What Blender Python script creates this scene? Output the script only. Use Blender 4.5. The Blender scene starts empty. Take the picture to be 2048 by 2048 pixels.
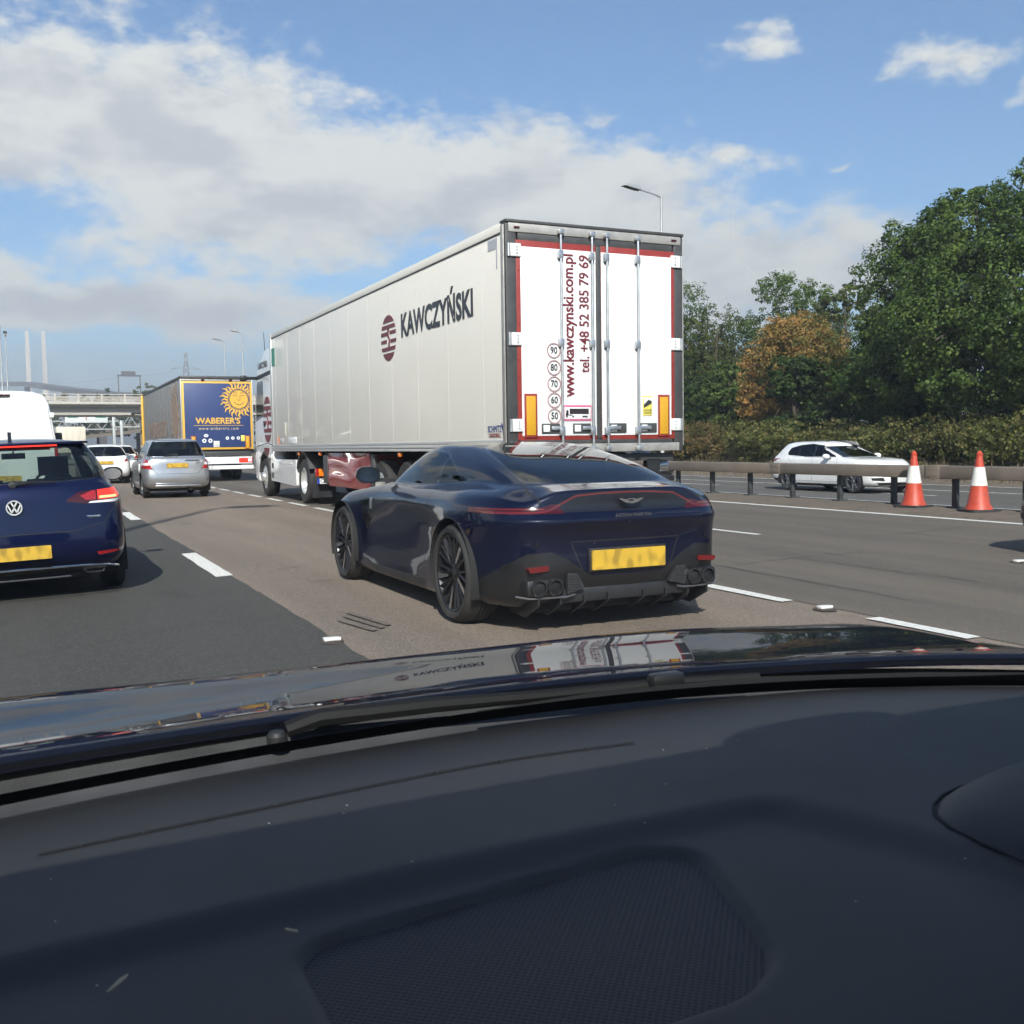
import bpy, bmesh, math, random
import numpy as np
from mathutils import Vector, Matrix
from mathutils.bvhtree import BVHTree
R = math.radians
scene = bpy.context.scene
COL = scene.collection

# ------------------------------------------------------------------ camera
def camera_matrix(yaw, pitch, roll, loc):
    fw = Vector((math.sin(yaw)*math.cos(pitch), math.cos(yaw)*math.cos(pitch), math.sin(pitch)))
    r = Vector((math.cos(yaw), -math.sin(yaw), 0)); u = r.cross(fw)
    r2 = r*math.cos(roll) + u*math.sin(roll); u2 = u*math.cos(roll) - r*math.sin(roll)
    m = Matrix((r2, u2, -fw)).transposed().to_4x4(); m.translation = loc
    return m
cam = bpy.data.cameras.new('camera'); cam_o = bpy.data.objects.new('camera', cam); COL.objects.link(cam_o)
cam.sensor_width = 36; cam.lens = 36*2035.8/2048; cam.clip_start = 0.02; cam.clip_end = 9000
cam_o.matrix_world = camera_matrix(.4423, -.0669, -.0147, (0, 0, 1.2515))
cam.dof.use_dof = True; cam.dof.focus_distance = 14; cam.dof.aperture_fstop = 26
scene.camera = cam_o

# ------------------------------------------------------------------ node helper
class NT:
    def __init__(s, tree): s.t = tree; s.n = tree.nodes; s.l = tree.links
    def node(s, typ, **kw):
        n = s.n.new(typ)
        for k, v in kw.items(): setattr(n, k, v)
        return n
    def put(s, sock, v):
        if isinstance(v, bpy.types.NodeSocket): s.l.new(v, sock)
        elif v is not None: sock.default_value = v
    def m(s, op, a, b=None, c=None, clamp=False):
        n = s.node('ShaderNodeMath', operation=op, use_clamp=clamp)
        s.put(n.inputs[0], a); s.put(n.inputs[1], b); s.put(n.inputs[2], c); return n.outputs[0]
    def noise(s, vec, scale, detail=4, rough=.55, dim='3D', out=0, lac=2.0, dist=0):
        n = s.node('ShaderNodeTexNoise', noise_dimensions=dim)
        s.put(n.inputs['Vector'], vec); n.inputs['Scale'].default_value = scale
        n.inputs['Detail'].default_value = detail; n.inputs['Roughness'].default_value = rough
        n.inputs['Lacunarity'].default_value = lac; n.inputs['Distortion'].default_value = dist
        return n.outputs[out]
    def ss(s, v, lo, hi):
        n = s.node('ShaderNodeMapRange', interpolation_type='SMOOTHSTEP')
        s.put(n.inputs[0], v); n.inputs[1].default_value = lo; n.inputs[2].default_value = hi; return n.outputs[0]
    def mapr(s, v, lo, hi, a, b):
        n = s.node('ShaderNodeMapRange'); s.put(n.inputs[0], v)
        for i, q in zip((1, 2, 3, 4), (lo, hi, a, b)): n.inputs[i].default_value = q
        return n.outputs[0]
    def mix(s, f, a, b, blend='MIX'):
        n = s.node('ShaderNodeMix', data_type='RGBA', blend_type=blend)
        s.put(n.inputs[0], f)
        for sk, v in ((n.inputs[6], a), (n.inputs[7], b)):
            if isinstance(v, (tuple, list)) and len(v) == 3: v = (*v, 1)
            s.put(sk, v)
        return n.outputs[2]
    def comb(s, x, y, z):
        n = s.node('ShaderNodeCombineXYZ')
        for i, v in enumerate((x, y, z)): s.put(n.inputs[i], v)
        return n.outputs[0]
    def sep(s, v):
        n = s.node('ShaderNodeSeparateXYZ'); s.put(n.inputs[0], v); return n.outputs
    def coord(s, kind='Object'): return s.node('ShaderNodeTexCoord').outputs[kind]
    def pos(s): return s.node('ShaderNodeNewGeometry').outputs['Position']
    def mapping(s, v, scale=(1, 1, 1), loc=(0, 0, 0)):
        n = s.node('ShaderNodeMapping'); s.put(n.inputs[0], v); n.inputs['Scale'].default_value = scale
        n.inputs['Location'].default_value = loc; return n.outputs[0]

# ------------------------------------------------------------------ world: blue sky with broken cloud
SUN_AZ, SUN_EL = R(24), R(37)          # sun stands behind the camera, 24 degrees to the left
world = bpy.data.worlds.new('World'); scene.world = world; world.use_nodes = True
w = NT(world.node_tree); w.n.clear()
gen = w.coord('Generated')
x_, y_, z_ = w.sep(gen)[:3]
az = w.m('ARCTAN2', x_, y_); el = w.m('ARCSINE', z_)
wn = w.node('ShaderNodeTexNoise'); w.put(wn.inputs['Vector'], w.mapping(gen, (9, 9, 16))); wn.inputs['Scale'].default_value = 1; wn.inputs['Detail'].default_value = 4
wr = w.sep(wn.outputs['Color'])
az = w.m('MULTIPLY_ADD', w.m('SUBTRACT', wr[0], .5), .16, az); elw = w.m('MULTIPLY_ADD', w.m('SUBTRACT', wr[1], .5), .075, el)
blobs = [(-.02, .285, .16, .062), (.14, .272, .16, .068), (.22, .235, .20, .062), (.40, .235, .17, .050), (.52, .225, .11, .050),
         (.66, .160, .16, .042), (-.03, .37, .08, .022), (.08, .130, .20, .024),
         (.679, .354, .040, .026, .7), (.838, .318, .060, .025, .65), (.915, .308, .030, .034, .7), (.672, .257, .045, .018, .8), (.745, .242, .040, .012, .8), (.535, .300, .050, .030, .8),
         (-.7, .27, .40, .08), (1.7, .30, .40, .08), (-2.2, .35, .5, .10), (.7, .78, .5, .10)]
pv = w.comb(az, elw, 0); tot = None
for a, e, sa, se, *thin in blobs:
    q = w.node('ShaderNodeVectorMath', operation='MULTIPLY_ADD'); w.put(q.inputs[0], pv); q.inputs[1].default_value = (1/sa, 1/se, 0); q.inputs[2].default_value = (-a/sa, -e/se, 0)
    ln = w.node('ShaderNodeVectorMath', operation='LENGTH'); w.put(ln.inputs[0], q.outputs[0])
    dv = w.m('ADD', ln.outputs['Value'], thin[0]) if thin else ln.outputs['Value']
    tot = dv if tot is None else w.m('MINIMUM', tot, dv)
tot = w.m('SUBTRACT', 1.0, w.m('MULTIPLY', tot, .56))
n1 = w.noise(w.mapping(gen, (8, 8, 17)), 1.0, 8, .60)
n2 = w.noise(w.mapping(gen, (8, 8, 17), (.012*8, .006*8, .028*17)), 1.0, 4, .60)
n3 = w.noise(w.mapping(gen, (34, 34, 58)), 1.0, 4, .62)
d1 = w.m('ADD', w.m('ADD', tot, w.m('MULTIPLY', w.m('SUBTRACT', n1, .5), 1.25)), w.m('MULTIPLY', w.m('SUBTRACT', n3, .5), .80))
alpha = w.ss(d1, .16, .62)
relief = w.m('MULTIPLY', w.m('SUBTRACT', n1, n2), 1.9)
lit = w.ss(w.m('ADD', relief, w.m('MULTIPLY', w.m('SUBTRACT', .86, tot), .60)), -.26, .32)
cloud_col = w.mix(lit, (.375, .378, .402), (.525, .518, .500))
sky = w.node('ShaderNodeTexSky', sky_type='NISHITA', sun_disc=False)
sky.sun_elevation = SUN_EL; sky.sun_rotation = R(180+24); sky.air_density = 1.0; sky.dust_density = .35; sky.ozone_density = 2.2; sky.altitude = 20
skys = w.node('ShaderNodeVectorMath', operation='SCALE'); w.put(skys.inputs[0], sky.outputs[0]); skys.inputs[3].default_value = 0.080
skyt = w.mix(1.0, skys.outputs[0], (.74, .93, 1.08), 'MULTIPLY')
veil = w.m('MULTIPLY', w.m('SUBTRACT', 1.0, w.ss(w.m('ABSOLUTE', el), .0, .15)), .80)     # thin pale haze low over the whole horizon
skyv = w.mix(veil, skyt, (.27, .305, .37))
a2 = w.m('MULTIPLY', alpha, .96)
colr = w.mix(a2, skyv, cloud_col)
bg = w.node('ShaderNodeBackground'); w.put(bg.inputs[0], colr); bg.inputs[1].default_value = 1.0
world.cycles.sampling_method = 'MANUAL'; world.cycles.sample_map_resolution = 256
wo = w.node('ShaderNodeOutputWorld'); w.l.new(bg.outputs[0], wo.inputs[0])

sun = bpy.data.lights.new('sun', 'SUN'); sun.energy = 4.4; sun.angle = R(.53); sun.color = (1, .955, .89)
sun_o = bpy.data.objects.new('sun', sun); COL.objects.link(sun_o)
sdir = Vector((-math.sin(SUN_AZ)*math.cos(SUN_EL), -math.cos(SUN_AZ)*math.cos(SUN_EL), math.sin(SUN_EL)))
sun_o.rotation_euler = sdir.to_track_quat('Z', 'Y').to_euler()
sun_o.location = (0, -20, 40)
vs = scene.view_settings; vs.view_transform = 'Standard'; vs.look = 'None'; vs.gamma = 1; vs.use_curve_mapping = False
vs.exposure = .92
scene.cycles.use_denoising = True
scene.cycles.max_bounces = 7; scene.cycles.transparent_max_bounces = 16; scene.cycles.glossy_bounces = 4; scene.cycles.diffuse_bounces = 3
scene.cycles.sample_clamp_indirect = 6; scene.cycles.caustics_reflective = False; scene.cycles.caustics_refractive = False
scene.cycles.volume_bounces = 0; scene.cycles.use_light_tree = False
scene.cycles.use_adaptive_sampling = True; scene.cycles.adaptive_threshold = .035; scene.cycles.adaptive_min_samples = 16

# ------------------------------------------------------------------ materials
MATS = {}
def principled(name):
    m = bpy.data.materials.new(name); m.use_nodes = True
    t = NT(m.node_tree); b = m.node_tree.nodes['Principled BSDF']
    return m, t, b
def mat(name, col, rough=.5, metal=0., coat=0., spec=.5, var=.0, vscale=6, bump=0., bscale=200, emit=None, estr=0, dirt=0.):
    """plain procedural material: base colour with a little noise variation, optional grain bump and coat"""
    if name in MATS: return MATS[name]
    m, t, b = principled(name)
    c = tuple(col) + (1,)
    if var or dirt:
        co = t.coord()
        n = t.noise(co, vscale, 5, .6)
        v = t.mapr(n, .3, .7, 1-var, 1+var)
        sc = t.node('ShaderNodeVectorMath', operation='SCALE'); sc.inputs[0].default_value = c[:3]; t.put(sc.inputs[3], v)
        o = sc.outputs[0]
        if dirt:
            n2 = t.noise(t.mapping(co, (1.5, 1.5, .5)), 3.1, 8, .65)
            o = t.mix(t.m('MULTIPLY', t.ss(n2, .45, .75), dirt), o, (.16, .14, .115))
        t.put(b.inputs['Base Color'], o)
        t.put(b.inputs['Roughness'], t.mapr(n, .3, .7, max(.02, rough*.85), min(1, rough*1.15)))
    else:
        b.inputs['Base Color'].default_value = c; b.inputs['Roughness'].default_value = rough
    b.inputs['Metallic'].default_value = metal
    b.inputs['Coat Weight'].default_value = coat; b.inputs['Coat Roughness'].default_value = .02
    b.inputs['Specular IOR Level'].default_value = spec
    if bump:
        bn = t.node('ShaderNodeBump'); bn.inputs['Strength'].default_value = bump; bn.inputs['Distance'].default_value = .003
        t.put(bn.inputs['Height'], t.noise(t.coord(), bscale, 3, .6)); t.put(b.inputs['Normal'], bn.outputs[0])
    if emit:
        b.inputs['Emission Color'].default_value = (*emit, 1); b.inputs['Emission Strength'].default_value = estr; m.cycles.emission_sampling = 'NONE'
    MATS[name] = m; return m
def glass(name, tint=(.55, .6, .58), ior=1.5, refl=1.0, rough=.0):
    """thin pane: what passes straight through is tinted, the rest mirrors by Fresnel"""
    if name in MATS: return MATS[name]
    m = bpy.data.materials.new(name); m.use_nodes = True; t = NT(m.node_tree); t.n.clear()
    fr = t.node('ShaderNodeFresnel'); bf = t.node('ShaderNodeNewGeometry').outputs['Backfacing']; t.put(fr.inputs[0], t.mapr(bf, 0, 1, ior, 1/ior))
    tr = t.node('ShaderNodeBsdfTransparent'); tr.inputs[0].default_value = (*tint, 1)
    gl = t.node('ShaderNodeBsdfGlossy'); gl.inputs['Color'].default_value = (refl, refl, refl, 1); gl.inputs['Roughness'].default_value = rough
    mx = t.node('ShaderNodeMixShader'); t.l.new(fr.outputs[0], mx.inputs[0]); t.l.new(tr.outputs[0], mx.inputs[1]); t.l.new(gl.outputs[0], mx.inputs[2])
    o = t.node('ShaderNodeOutputMaterial'); t.l.new(mx.outputs[0], o.inputs[0]); MATS[name] = m; return m
def paint(name, col, metal=.0, rough=.35, flake=False):
    """car paint: coloured base under a clear coat, faint dust and orange peel"""
    if name in MATS: return MATS[name]
    m, t, b = principled(name); co = t.coord()
    n = t.noise(co, 3, 6, .6)
    sc = t.node('ShaderNodeVectorMath', operation='SCALE'); sc.inputs[0].default_value = col; t.put(sc.inputs[3], t.mapr(n, .3, .7, .93, 1.07))
    dust = t.m('MULTIPLY', t.ss(t.noise(t.mapping(co, (2, 2, 1)), 2.3, 9, .68), .5, .8), .06 if max(col) > .2 else .012)
    t.put(b.inputs['Base Color'], t.mix(dust, sc.outputs[0], (.25, .22, .18)))
    b.inputs['Metallic'].default_value = metal; b.inputs['Roughness'].default_value = rough; b.inputs['Specular IOR Level'].default_value = .5 if max(col) > .2 else .08
    b.inputs['Coat Weight'].default_value = 1.0 if max(col) > .2 else .8; t.put(b.inputs['Coat Roughness'], t.mapr(n, .3, .7, .015, .05))
    bn = t.node('ShaderNodeBump'); bn.inputs['Strength'].default_value = .02; bn.inputs['Distance'].default_value = .004
    t.put(bn.inputs['Height'], t.noise(co, 30, 2, .5)); t.put(b.inputs['Coat Normal'], bn.outputs[0])
    MATS[name] = m; return m

BLACK_PLASTIC = mat('black_plastic', (.018, .018, .019), .45, var=.2, vscale=9)
GLOSS_BLACK = mat('gloss_black', (.008, .008, .009), .12, coat=.6)
RUBBER = mat('tyre_rubber', (.022, .021, .020), .78, var=.25, vscale=14, dirt=.25)
DARK_METAL = mat('dark_metal', (.07, .07, .072), .38, metal=.8, var=.15)
ALLOY = mat('alloy', (.55, .56, .57), .28, metal=1.0, var=.08)
STEEL = mat('galvanised_steel', (.50, .51, .52), .38, metal=.85, var=.15, dirt=.15)
CHROME = mat('chrome', (.75, .76, .78), .08, metal=1.0)
RED_LENS = mat('red_lens', (.32, .012, .014), .12, coat=.8)
DARK_RED_LENS = mat('dark_red_lens', (.048, .003, .004), .15, coat=.4)
LIT_RED = mat('lit_red_lamp', (.6, .03, .02), .2, emit=(1, .045, .025), estr=.45)
LIT_HOT = mat('lit_orange_red_lamp', (.8, .2, .1), .2, emit=(1, .25, .10), estr=2.2)
AMBER = mat('amber_lens', (.85, .20, .01), .2, coat=.5)
WHITE_LENS = mat('white_lens', (.75, .77, .78), .12, coat=.6)
PLATE_YELLOW, t_, b_ = principled('yellow_number_plate'); co_ = t_.coord(); n_ = t_.noise(t_.mapping(co_, (15, 1, 8)), 1.0, 0, .4)
zz_ = t_.noise(co_, 7, 5, .6)
t_.put(b_.inputs['Base Color'], t_.mix(t_.m('MULTIPLY', t_.ss(n_, .46, .70), .62), t_.mix(t_.ss(zz_, .35, .7), (.60, .37, .03), (.50, .32, .04)), (.20, .125, .018))); b_.inputs['Roughness'].default_value = .45
WHITE_PAINT = paint('white_paint', (.78, .78, .77))
UNDER = mat('underbody_black', (.012, .012, .012), .8)
CABIN = mat('cabin_trim', (.028, .029, .032), .7, var=.2, vscale=12)
CAR_GLASS = glass('car_glass', (.50, .56, .54))
DARK_GLASS = glass('privacy_glass', (.13, .145, .15))

# ------------------------------------------------------------------ object helpers
def tag(o, label=None, cat=None, group=None, kind=None):
    if label: o['label'] = label
    if cat: o['category'] = cat
    if group: o['group'] = group
    if kind: o['kind'] = kind
    return o
def empty(name, loc=(0, 0, 0), rz=0):
    o = bpy.data.objects.new(name, None); COL.objects.link(o); o.location = loc; o.rotation_euler = (0, 0, rz); o.empty_display_size = .2; return o
def link(name, me, parent=None, loc=None):
    o = bpy.data.objects.new(name, me); COL.objects.link(o); o.parent = parent
    if loc is not None: o.location = loc
    return o
def copy_tree(o, parent=None):
    c = o.copy(); COL.objects.link(c); c.parent = parent
    for ch in list(o.children): copy_tree(ch, c)
    return c
def smooth(me, angle=35):
    me.polygons.foreach_set('use_smooth', [True]*len(me.polygons)); me.set_sharp_from_angle(angle=R(angle))
class MB:
    """collects shapes, builds ONE mesh object"""
    def __init__(s): s.v = []; s.f = []; s.mi = []; s.cur = 0
    def add(s, vs, fs):
        o = len(s.v); s.v += [tuple(v) for v in vs]; s.f += [tuple(i+o for i in f) for f in fs]; s.mi += [s.cur]*len(fs); return s
    def box(s, x0, x1, y0, y1, z0, z1, ch=0.):
        x0, x1 = min(x0, x1), max(x0, x1); y0, y1 = min(y0, y1), max(y0, y1); z0, z1 = min(z0, z1), max(z0, z1)
        ch = min(ch, .45*min(x1-x0, y1-y0, z1-z0))
        if ch <= 0:
            vs = [(x, y, z) for z in (z0, z1) for y in (y0, y1) for x in (x0, x1)]
            return s.add(vs, [(0, 2, 3, 1), (4, 5, 7, 6), (0, 1, 5, 4), (2, 6, 7, 3), (0, 4, 6, 2), (1, 3, 7, 5)])
        bm = bmesh.new(); bmesh.ops.create_cube(bm, size=1)
        for v in bm.verts: v.co = Vector(((x0+x1)/2+v.co.x*(x1-x0), (y0+y1)/2+v.co.y*(y1-y0), (z0+z1)/2+v.co.z*(z1-z0)))
        bmesh.ops.bevel(bm, geom=bm.edges[:], offset=ch, segments=2, profile=.5, affect='EDGES')
        return s.addbm(bm)
    def addbm(s, bm):
        bm.verts.index_update(); s.add([v.co[:] for v in bm.verts], [[v.index for v in f.verts] for f in bm.faces]); bm.free(); return s
    def bar(s, a, b, w, h=None, up=(0, 0, 1)):
        h = h or w; a, b = Vector(a), Vector(b); d = (b-a).normalized(); u = Vector(up)
        if abs(d.dot(u)) > .95: u = Vector((1, 0, 0))
        r = d.cross(u).normalized()*w/2; u = r.cross(d).normalized()*h/2
        vs = [p+i*r+j*u for p in (a, b) for i, j in ((-1, -1), (1, -1), (1, 1), (-1, 1))]
        return s.add(vs, [(0, 1, 2, 3), (7, 6, 5, 4), (0, 4, 5, 1), (1, 5, 6, 2), (2, 6, 7, 3), (3, 7, 4, 0)])
    def tube(s, pts, rad, n=8, caps=True):
        pts = [Vector(p) for p in pts]; rads = rad if isinstance(rad, (list, tuple)) else [rad]*len(pts)
        vs = []; u0 = None
        for i, p in enumerate(pts):
            d = (pts[min(i+1, len(pts)-1)]-pts[max(i-1, 0)]).normalized()
            if u0 is None: u0 = d.orthogonal().normalized()
            u = (u0-d*u0.dot(d)).normalized(); u0 = u; r = d.cross(u)
            for k in range(n):
                a = 2*math.pi*k/n; vs.append(p+(u*math.cos(a)+r*math.sin(a))*rads[i])
        fs = [(i*n+k, i*n+(k+1) % n, (i+1)*n+(k+1) % n, (i+1)*n+k) for i in range(len(pts)-1) for k in range(n)]
        if caps: fs += [tuple(range(n))[::-1], tuple(range((len(pts)-1)*n, len(pts)*n))]
        return s.add(vs, fs)
    def lathe(s, prof, axis='z', c=(0, 0, 0), n=32, close=False):
        """prof: (radius, height) pairs round the axis"""
        vs = []
        for r, h in prof:
            for k in range(n):
                a = 2*math.pi*k/n; p, q = r*math.cos(a), r*math.sin(a)
                v = {'z': (p, q, h), 'x': (h, p, q), 'y': (q, h, p)}[axis]
                vs.append((v[0]+c[0], v[1]+c[1], v[2]+c[2]))
        m = len(prof)
        fs = [(i*n+k, i*n+(k+1) % n, (i+1)*n+(k+1) % n, (i+1)*n+k) for i in range(m-1) for k in range(n)]
        if close: fs += [tuple(range(n))[::-1], tuple(range((m-1)*n, m*n))]
        return s.add(vs, fs)
    def prism(s, poly, axis, a, b):
        """2D polygon extruded along an axis from a to b"""
        def P(p, h): return {'x': (h, p[0], p[1]), 'y': (p[0], h, p[1]), 'z': (p[0], p[1], h)}[axis]
        n = len(poly); vs = [P(p, a) for p in poly]+[P(p, b) for p in poly]
        fs = [tuple(range(n))[::-1], tuple(range(n, 2*n))]+[(i, (i+1) % n, n+(i+1) % n, n+i) for i in range(n)]
        return s.add(vs, fs)
    def build(s, name, material, parent=None, angle=35, loc=None, sm=True, fix=True):
        me = s.mesh(name, material, angle, sm, fix); return link(name, me, parent, loc)
    def mesh(s, name, material, angle=35, sm=True, fix=True):
        me = bpy.data.meshes.new(name); me.from_pydata(s.v, [], s.f)
        ms = material if isinstance(material, (list, tuple)) else [material]
        for q in ms: me.materials.append(q)
        if len(ms) > 1: me.polygons.foreach_set('material_index', s.mi)
        if fix:
            bm = bmesh.new(); bm.from_mesh(me); bmesh.ops.recalc_face_normals(bm, faces=bm.faces[:]); bm.to_mesh(me); bm.free()
        if sm: smooth(me, angle)
        me.update(); return me
def part(name, material, parent, fn, **kw):
    m = MB(); fn(m); return m.build(name, material, parent, **kw)
def bezel(poly, r=.03, n=4):
    """rounds the corners of a polygon"""
    out = []; N = len(poly)
    for i in range(N):
        p = Vector(poly[i]); a = Vector(poly[i-1])-p; b = Vector(poly[(i+1) % N])-p
        d = min(r, a.length*.45, b.length*.45); a = p+a.normalized()*d; b = p+b.normalized()*d
        for k in range(n+1):
            t = k/n; q = a*(1-t)**2+p*2*t*(1-t)+b*t*t; out.append((q.x, q.y))
    return out
def text_mesh(txt, size, material, depth=.002, offset=0., spacing=1., xs=1., shear=0., align='CENTER'):
    """lettering as a mesh in its own XZ plane, facing -Y"""
    cu = bpy.data.curves.new('lettering', 'FONT'); cu.body = txt; cu.size = size; cu.extrude = depth; cu.offset = offset
    cu.space_character = spacing; cu.align_x = align; cu.align_y = 'CENTER'; cu.shear = shear; cu.resolution_u = 3
    o = bpy.data.objects.new('lettering', cu); COL.objects.link(o)
    dg = bpy.context.evaluated_depsgraph_get(); me = bpy.data.meshes.new_from_object(o.evaluated_get(dg)); bpy.data.objects.remove(o); bpy.data.curves.remove(cu)
    for v in me.vertices: x, y, z = v.co; v.co = (x*xs, -z, y)
    me.materials.clear(); me.materials.append(material); me.name = 'lettering'
    return me
def lettering(name, txt, size, material, parent, loc, rot=(0, 0, 0), **kw):
    o = link(name, text_mesh(txt, size, material, **kw), parent, loc); o.rotation_euler = rot; return o
# ------------------------------------------------------------------ ground, carriageways, markings
def asphalt(name, col, dark, streak=.5, grit=.22, grit_scale=95, brown=(.17, .135, .10)):
    m, t, b = principled(name); p = t.pos()
    fine = t.noise(p, grit_scale, 3, .7); vo = t.node('ShaderNodeTexVoronoi'); t.put(vo.inputs['Vector'], p); vo.inputs['Scale'].default_value = grit_scale*.75
    mid = t.noise(t.mapping(p, (1.0, .10, 1)), 1.7, 6, .62); big = t.noise(t.mapping(p, (.55, .05, 1), (7, 3, 0)), .8, 5, .6)
    blotch = t.noise(p, 2.6, 8, .68)
    c = t.mix(t.m('MULTIPLY', t.ss(mid, .35, .7), streak), col, dark)
    c = t.mix(t.m('MULTIPLY', t.ss(big, .5, .72), .45), c, brown)
    px_ = t.sep(p)[0]; ph = t.m('MULTIPLY', t.m('ADD', px_, t.m('MULTIPLY', t.m('SUBTRACT', big, .5), .5)), 2*math.pi/1.78)
    c = t.mix(t.m('MULTIPLY', t.ss(t.m('SINE', ph), -.3, .9), .30), c, dark)                     # polished wheel tracks
    st = t.noise(t.mapping(p, (1.3, .5, 1), (11, 5, 0)), 1.1, 3, .5); c = t.mix(t.m('MULTIPLY', t.ss(st, .66, .74), .40), c, tuple(q*.6 for q in dark))      # oil stains
    c = t.mix(t.m('MULTIPLY', t.ss(blotch, .56, .78), .35), c, dark)
    g = t.mapr(fine, .3, .7, 1-grit*1.6, 1+grit*1.6)
    sc = t.node('ShaderNodeVectorMath', operation='SCALE'); t.put(sc.inputs[0], c); t.put(sc.inputs[3], g)
    chip = t.ss(t.sep(vo.outputs['Color'])[0], .86, .93)
    c2 = t.mix(t.m('MULTIPLY', chip, .18), sc.outputs[0], (.30, .26, .22))
    t.put(b.inputs['Base Color'], c2); b.inputs['Roughness'].default_value = .82; b.inputs['Specular IOR Level'].default_value = .35
    bn = t.node('ShaderNodeBump'); bn.inputs['Strength'].default_value = .55; bn.inputs['Distance'].default_value = .006; t.put(bn.inputs['Height'], t.m('ADD', fine, t.m('MULTIPLY', vo.outputs['Distance'], .6))); t.put(b.inputs['Normal'], bn.outputs[0])
    return m
def earth(name, cols, scale=1.5):
    m, t, b = principled(name); p = t.pos()
    n = t.noise(p, scale, 9, .7); n2 = t.noise(p, scale*14, 5, .7)
    c = t.mix(t.ss(n, .36, .64), cols[0], cols[1]); c = t.mix(t.m('MULTIPLY', t.ss(n2, .45, .7), .5), c, cols[2])
    t.put(b.inputs['Base Color'], c); b.inputs['Roughness'].default_value = .95
    bn = t.node('ShaderNodeBump'); bn.inputs['Strength'].default_value = .8; bn.inputs['Distance'].default_value = .04; t.put(bn.inputs['Height'], n2); t.put(b.inputs['Normal'], bn.outputs[0])
    return m
def sheet(name, prof, y0, y1, material, kind='structure', ny=2):
    me = bpy.data.meshes.new(name); n = len(prof); ys = [y0+(y1-y0)*i/(ny-1) for i in range(ny)]
    me.from_pydata([(x, y, z) for y in ys for x, z in prof], [], [(j*n+i, j*n+i+1, (j+1)*n+i+1, (j+1)*n+i) for j in range(ny-1) for i in range(n-1)])
    me.materials.append(material); me.update(); o = link(name, me); o['kind'] = kind; return o
CF = .03                                                   # crossfall of the near lanes
def road_z(x): return -(1.76-x)*CF if x < 1.76 else 0. if x < 16 else -.25
GRASS = earth('verge_earth', [(.055, .062, .022), (.12, .095, .045), (.16, .125, .07)])
sheet('ground', [(-6000, -4), (-60, -.6), (-18, .6), (-9, -.1), (-5.75, -.30), (-5.7, -1.0), (26.4, -1.3), (26.5, -.27), (28.6, -.08), (33, .9), (48, 1.6), (6000, 1.6)], -400, 7000, GRASS)
LIGHT_ASPHALT = asphalt('worn_asphalt', (.215, .172, .135), (.140, .115, .094), grit=.34, grit_scale=72)
DARK_ASPHALT = asphalt('new_asphalt', (.060, .058, .052), (.044, .043, .039), .4, .13, 120, brown=(.075, .068, .058))
GREY_ASPHALT = asphalt('grey_asphalt', (.138, .117, .094), (.088, .077, .064), .7, .2, 95, brown=(.115, .095, .075))
ROAD = sheet('road', [(-5.7, road_z(-5.7)-.004), (1.76, -.004), (5.6, -.004), (12.95, -.004)], -80, 420, LIGHT_ASPHALT)
o = sheet('resurfaced_lane', [(-2.2, road_z(-2.2)+.002), (1.70, road_z(1.70)+.002), (1.77, .002)], -80, 420, DARK_ASPHALT, ny=2501)
rj = random.Random(8); off = 0.
for v in o.data.vertices:
    if v.co.x > 1.75: off = off*.8+rj.uniform(-.012, .012); v.co.x += off+rj.uniform(-.006, .006)

sheet('outer_lane', [(5.35, 0.0), (12.94, 0.0)], -80, 420, GREY_ASPHALT)
MEDIAN = earth('median_grit', [(.17, .135, .10), (.12, .098, .075), (.24, .20, .16)], 2.2)
sheet('central_reservation', [(12.95, -.004), (13.02, .035), (13.9, .05), (14.6, .05), (15.6, -.03), (17.3, -.20), (17.85, -.235), (17.9, -.254)], -80, 420, MEDIAN)
OPP_ASPHALT = asphalt('far_asphalt', (.115, .108, .098), (.078, .074, .068), .5)
OPP = sheet('opposite_road', [(17.9, -.254), (26.5, -.254)], -80, 420, OPP_ASPHALT)
sheet('dirt_edge', [(26.1, -.245), (26.7, -.21), (28.2, -.10), (29.2, .0)], -80, 420, MEDIAN)
m, t, b = principled('road_marking_white'); p = t.pos(); n = t.noise(p, 26, 7, .72)
t.put(b.inputs['Base Color'], t.mix(t.m('MULTIPLY', t.ss(n, .50, .72), .75), (.70, .69, .64), (.22, .20, .175))); b.inputs['Roughness'].default_value = .7
MARK = m
def marking(name, x, y0, y1, wd, parent, seed=0):
    rnd = random.Random(int(x*100+y0*37)+seed); n = max(2, int((y1-y0)/.25)); vs = []
    for i in range(n+1):
        y = y0+(y1-y0)*i/n
        for s_ in (-1, 1):
            xx = x+s_*wd/2+rnd.uniform(-.006, .006); vs.append((xx, y+(rnd.uniform(-.02, .02) if i in (0, n) else 0), road_z(xx)+.006))
    me = bpy.data.meshes.new(name); me.from_pydata(vs, [], [(2*i, 2*i+1, 2*i+3, 2*i+2) for i in range(n)]); me.materials.append(MARK); me.update()
    return link(name, me, parent)
for k in range(-2, 20): marking('lane_dash', 1.685, 10.15+9*k, 12.60+9*k, .17, ROAD)
for y0, y1 in [(-1.5, 0), (.9, 2.6), (4.45, 5.28), (6.15, 7.30), (8.4, 9.9), (10.7, 12.2), (13, 14.5), (15.2, 16.6), (17.1, 18.5)]+[(19.05+2.29*k, 20.55+2.29*k) for k in range(14)]+[(56+4.5*k, 58+4.5*k) for k in range(22)]: marking('lane_dash', 5.27, y0, y1, .13, ROAD)
for k in range(-3, 18): marking('lane_dash', 8.70, 10.75+9*k, 13.2+9*k, .11, ROAD)
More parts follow.
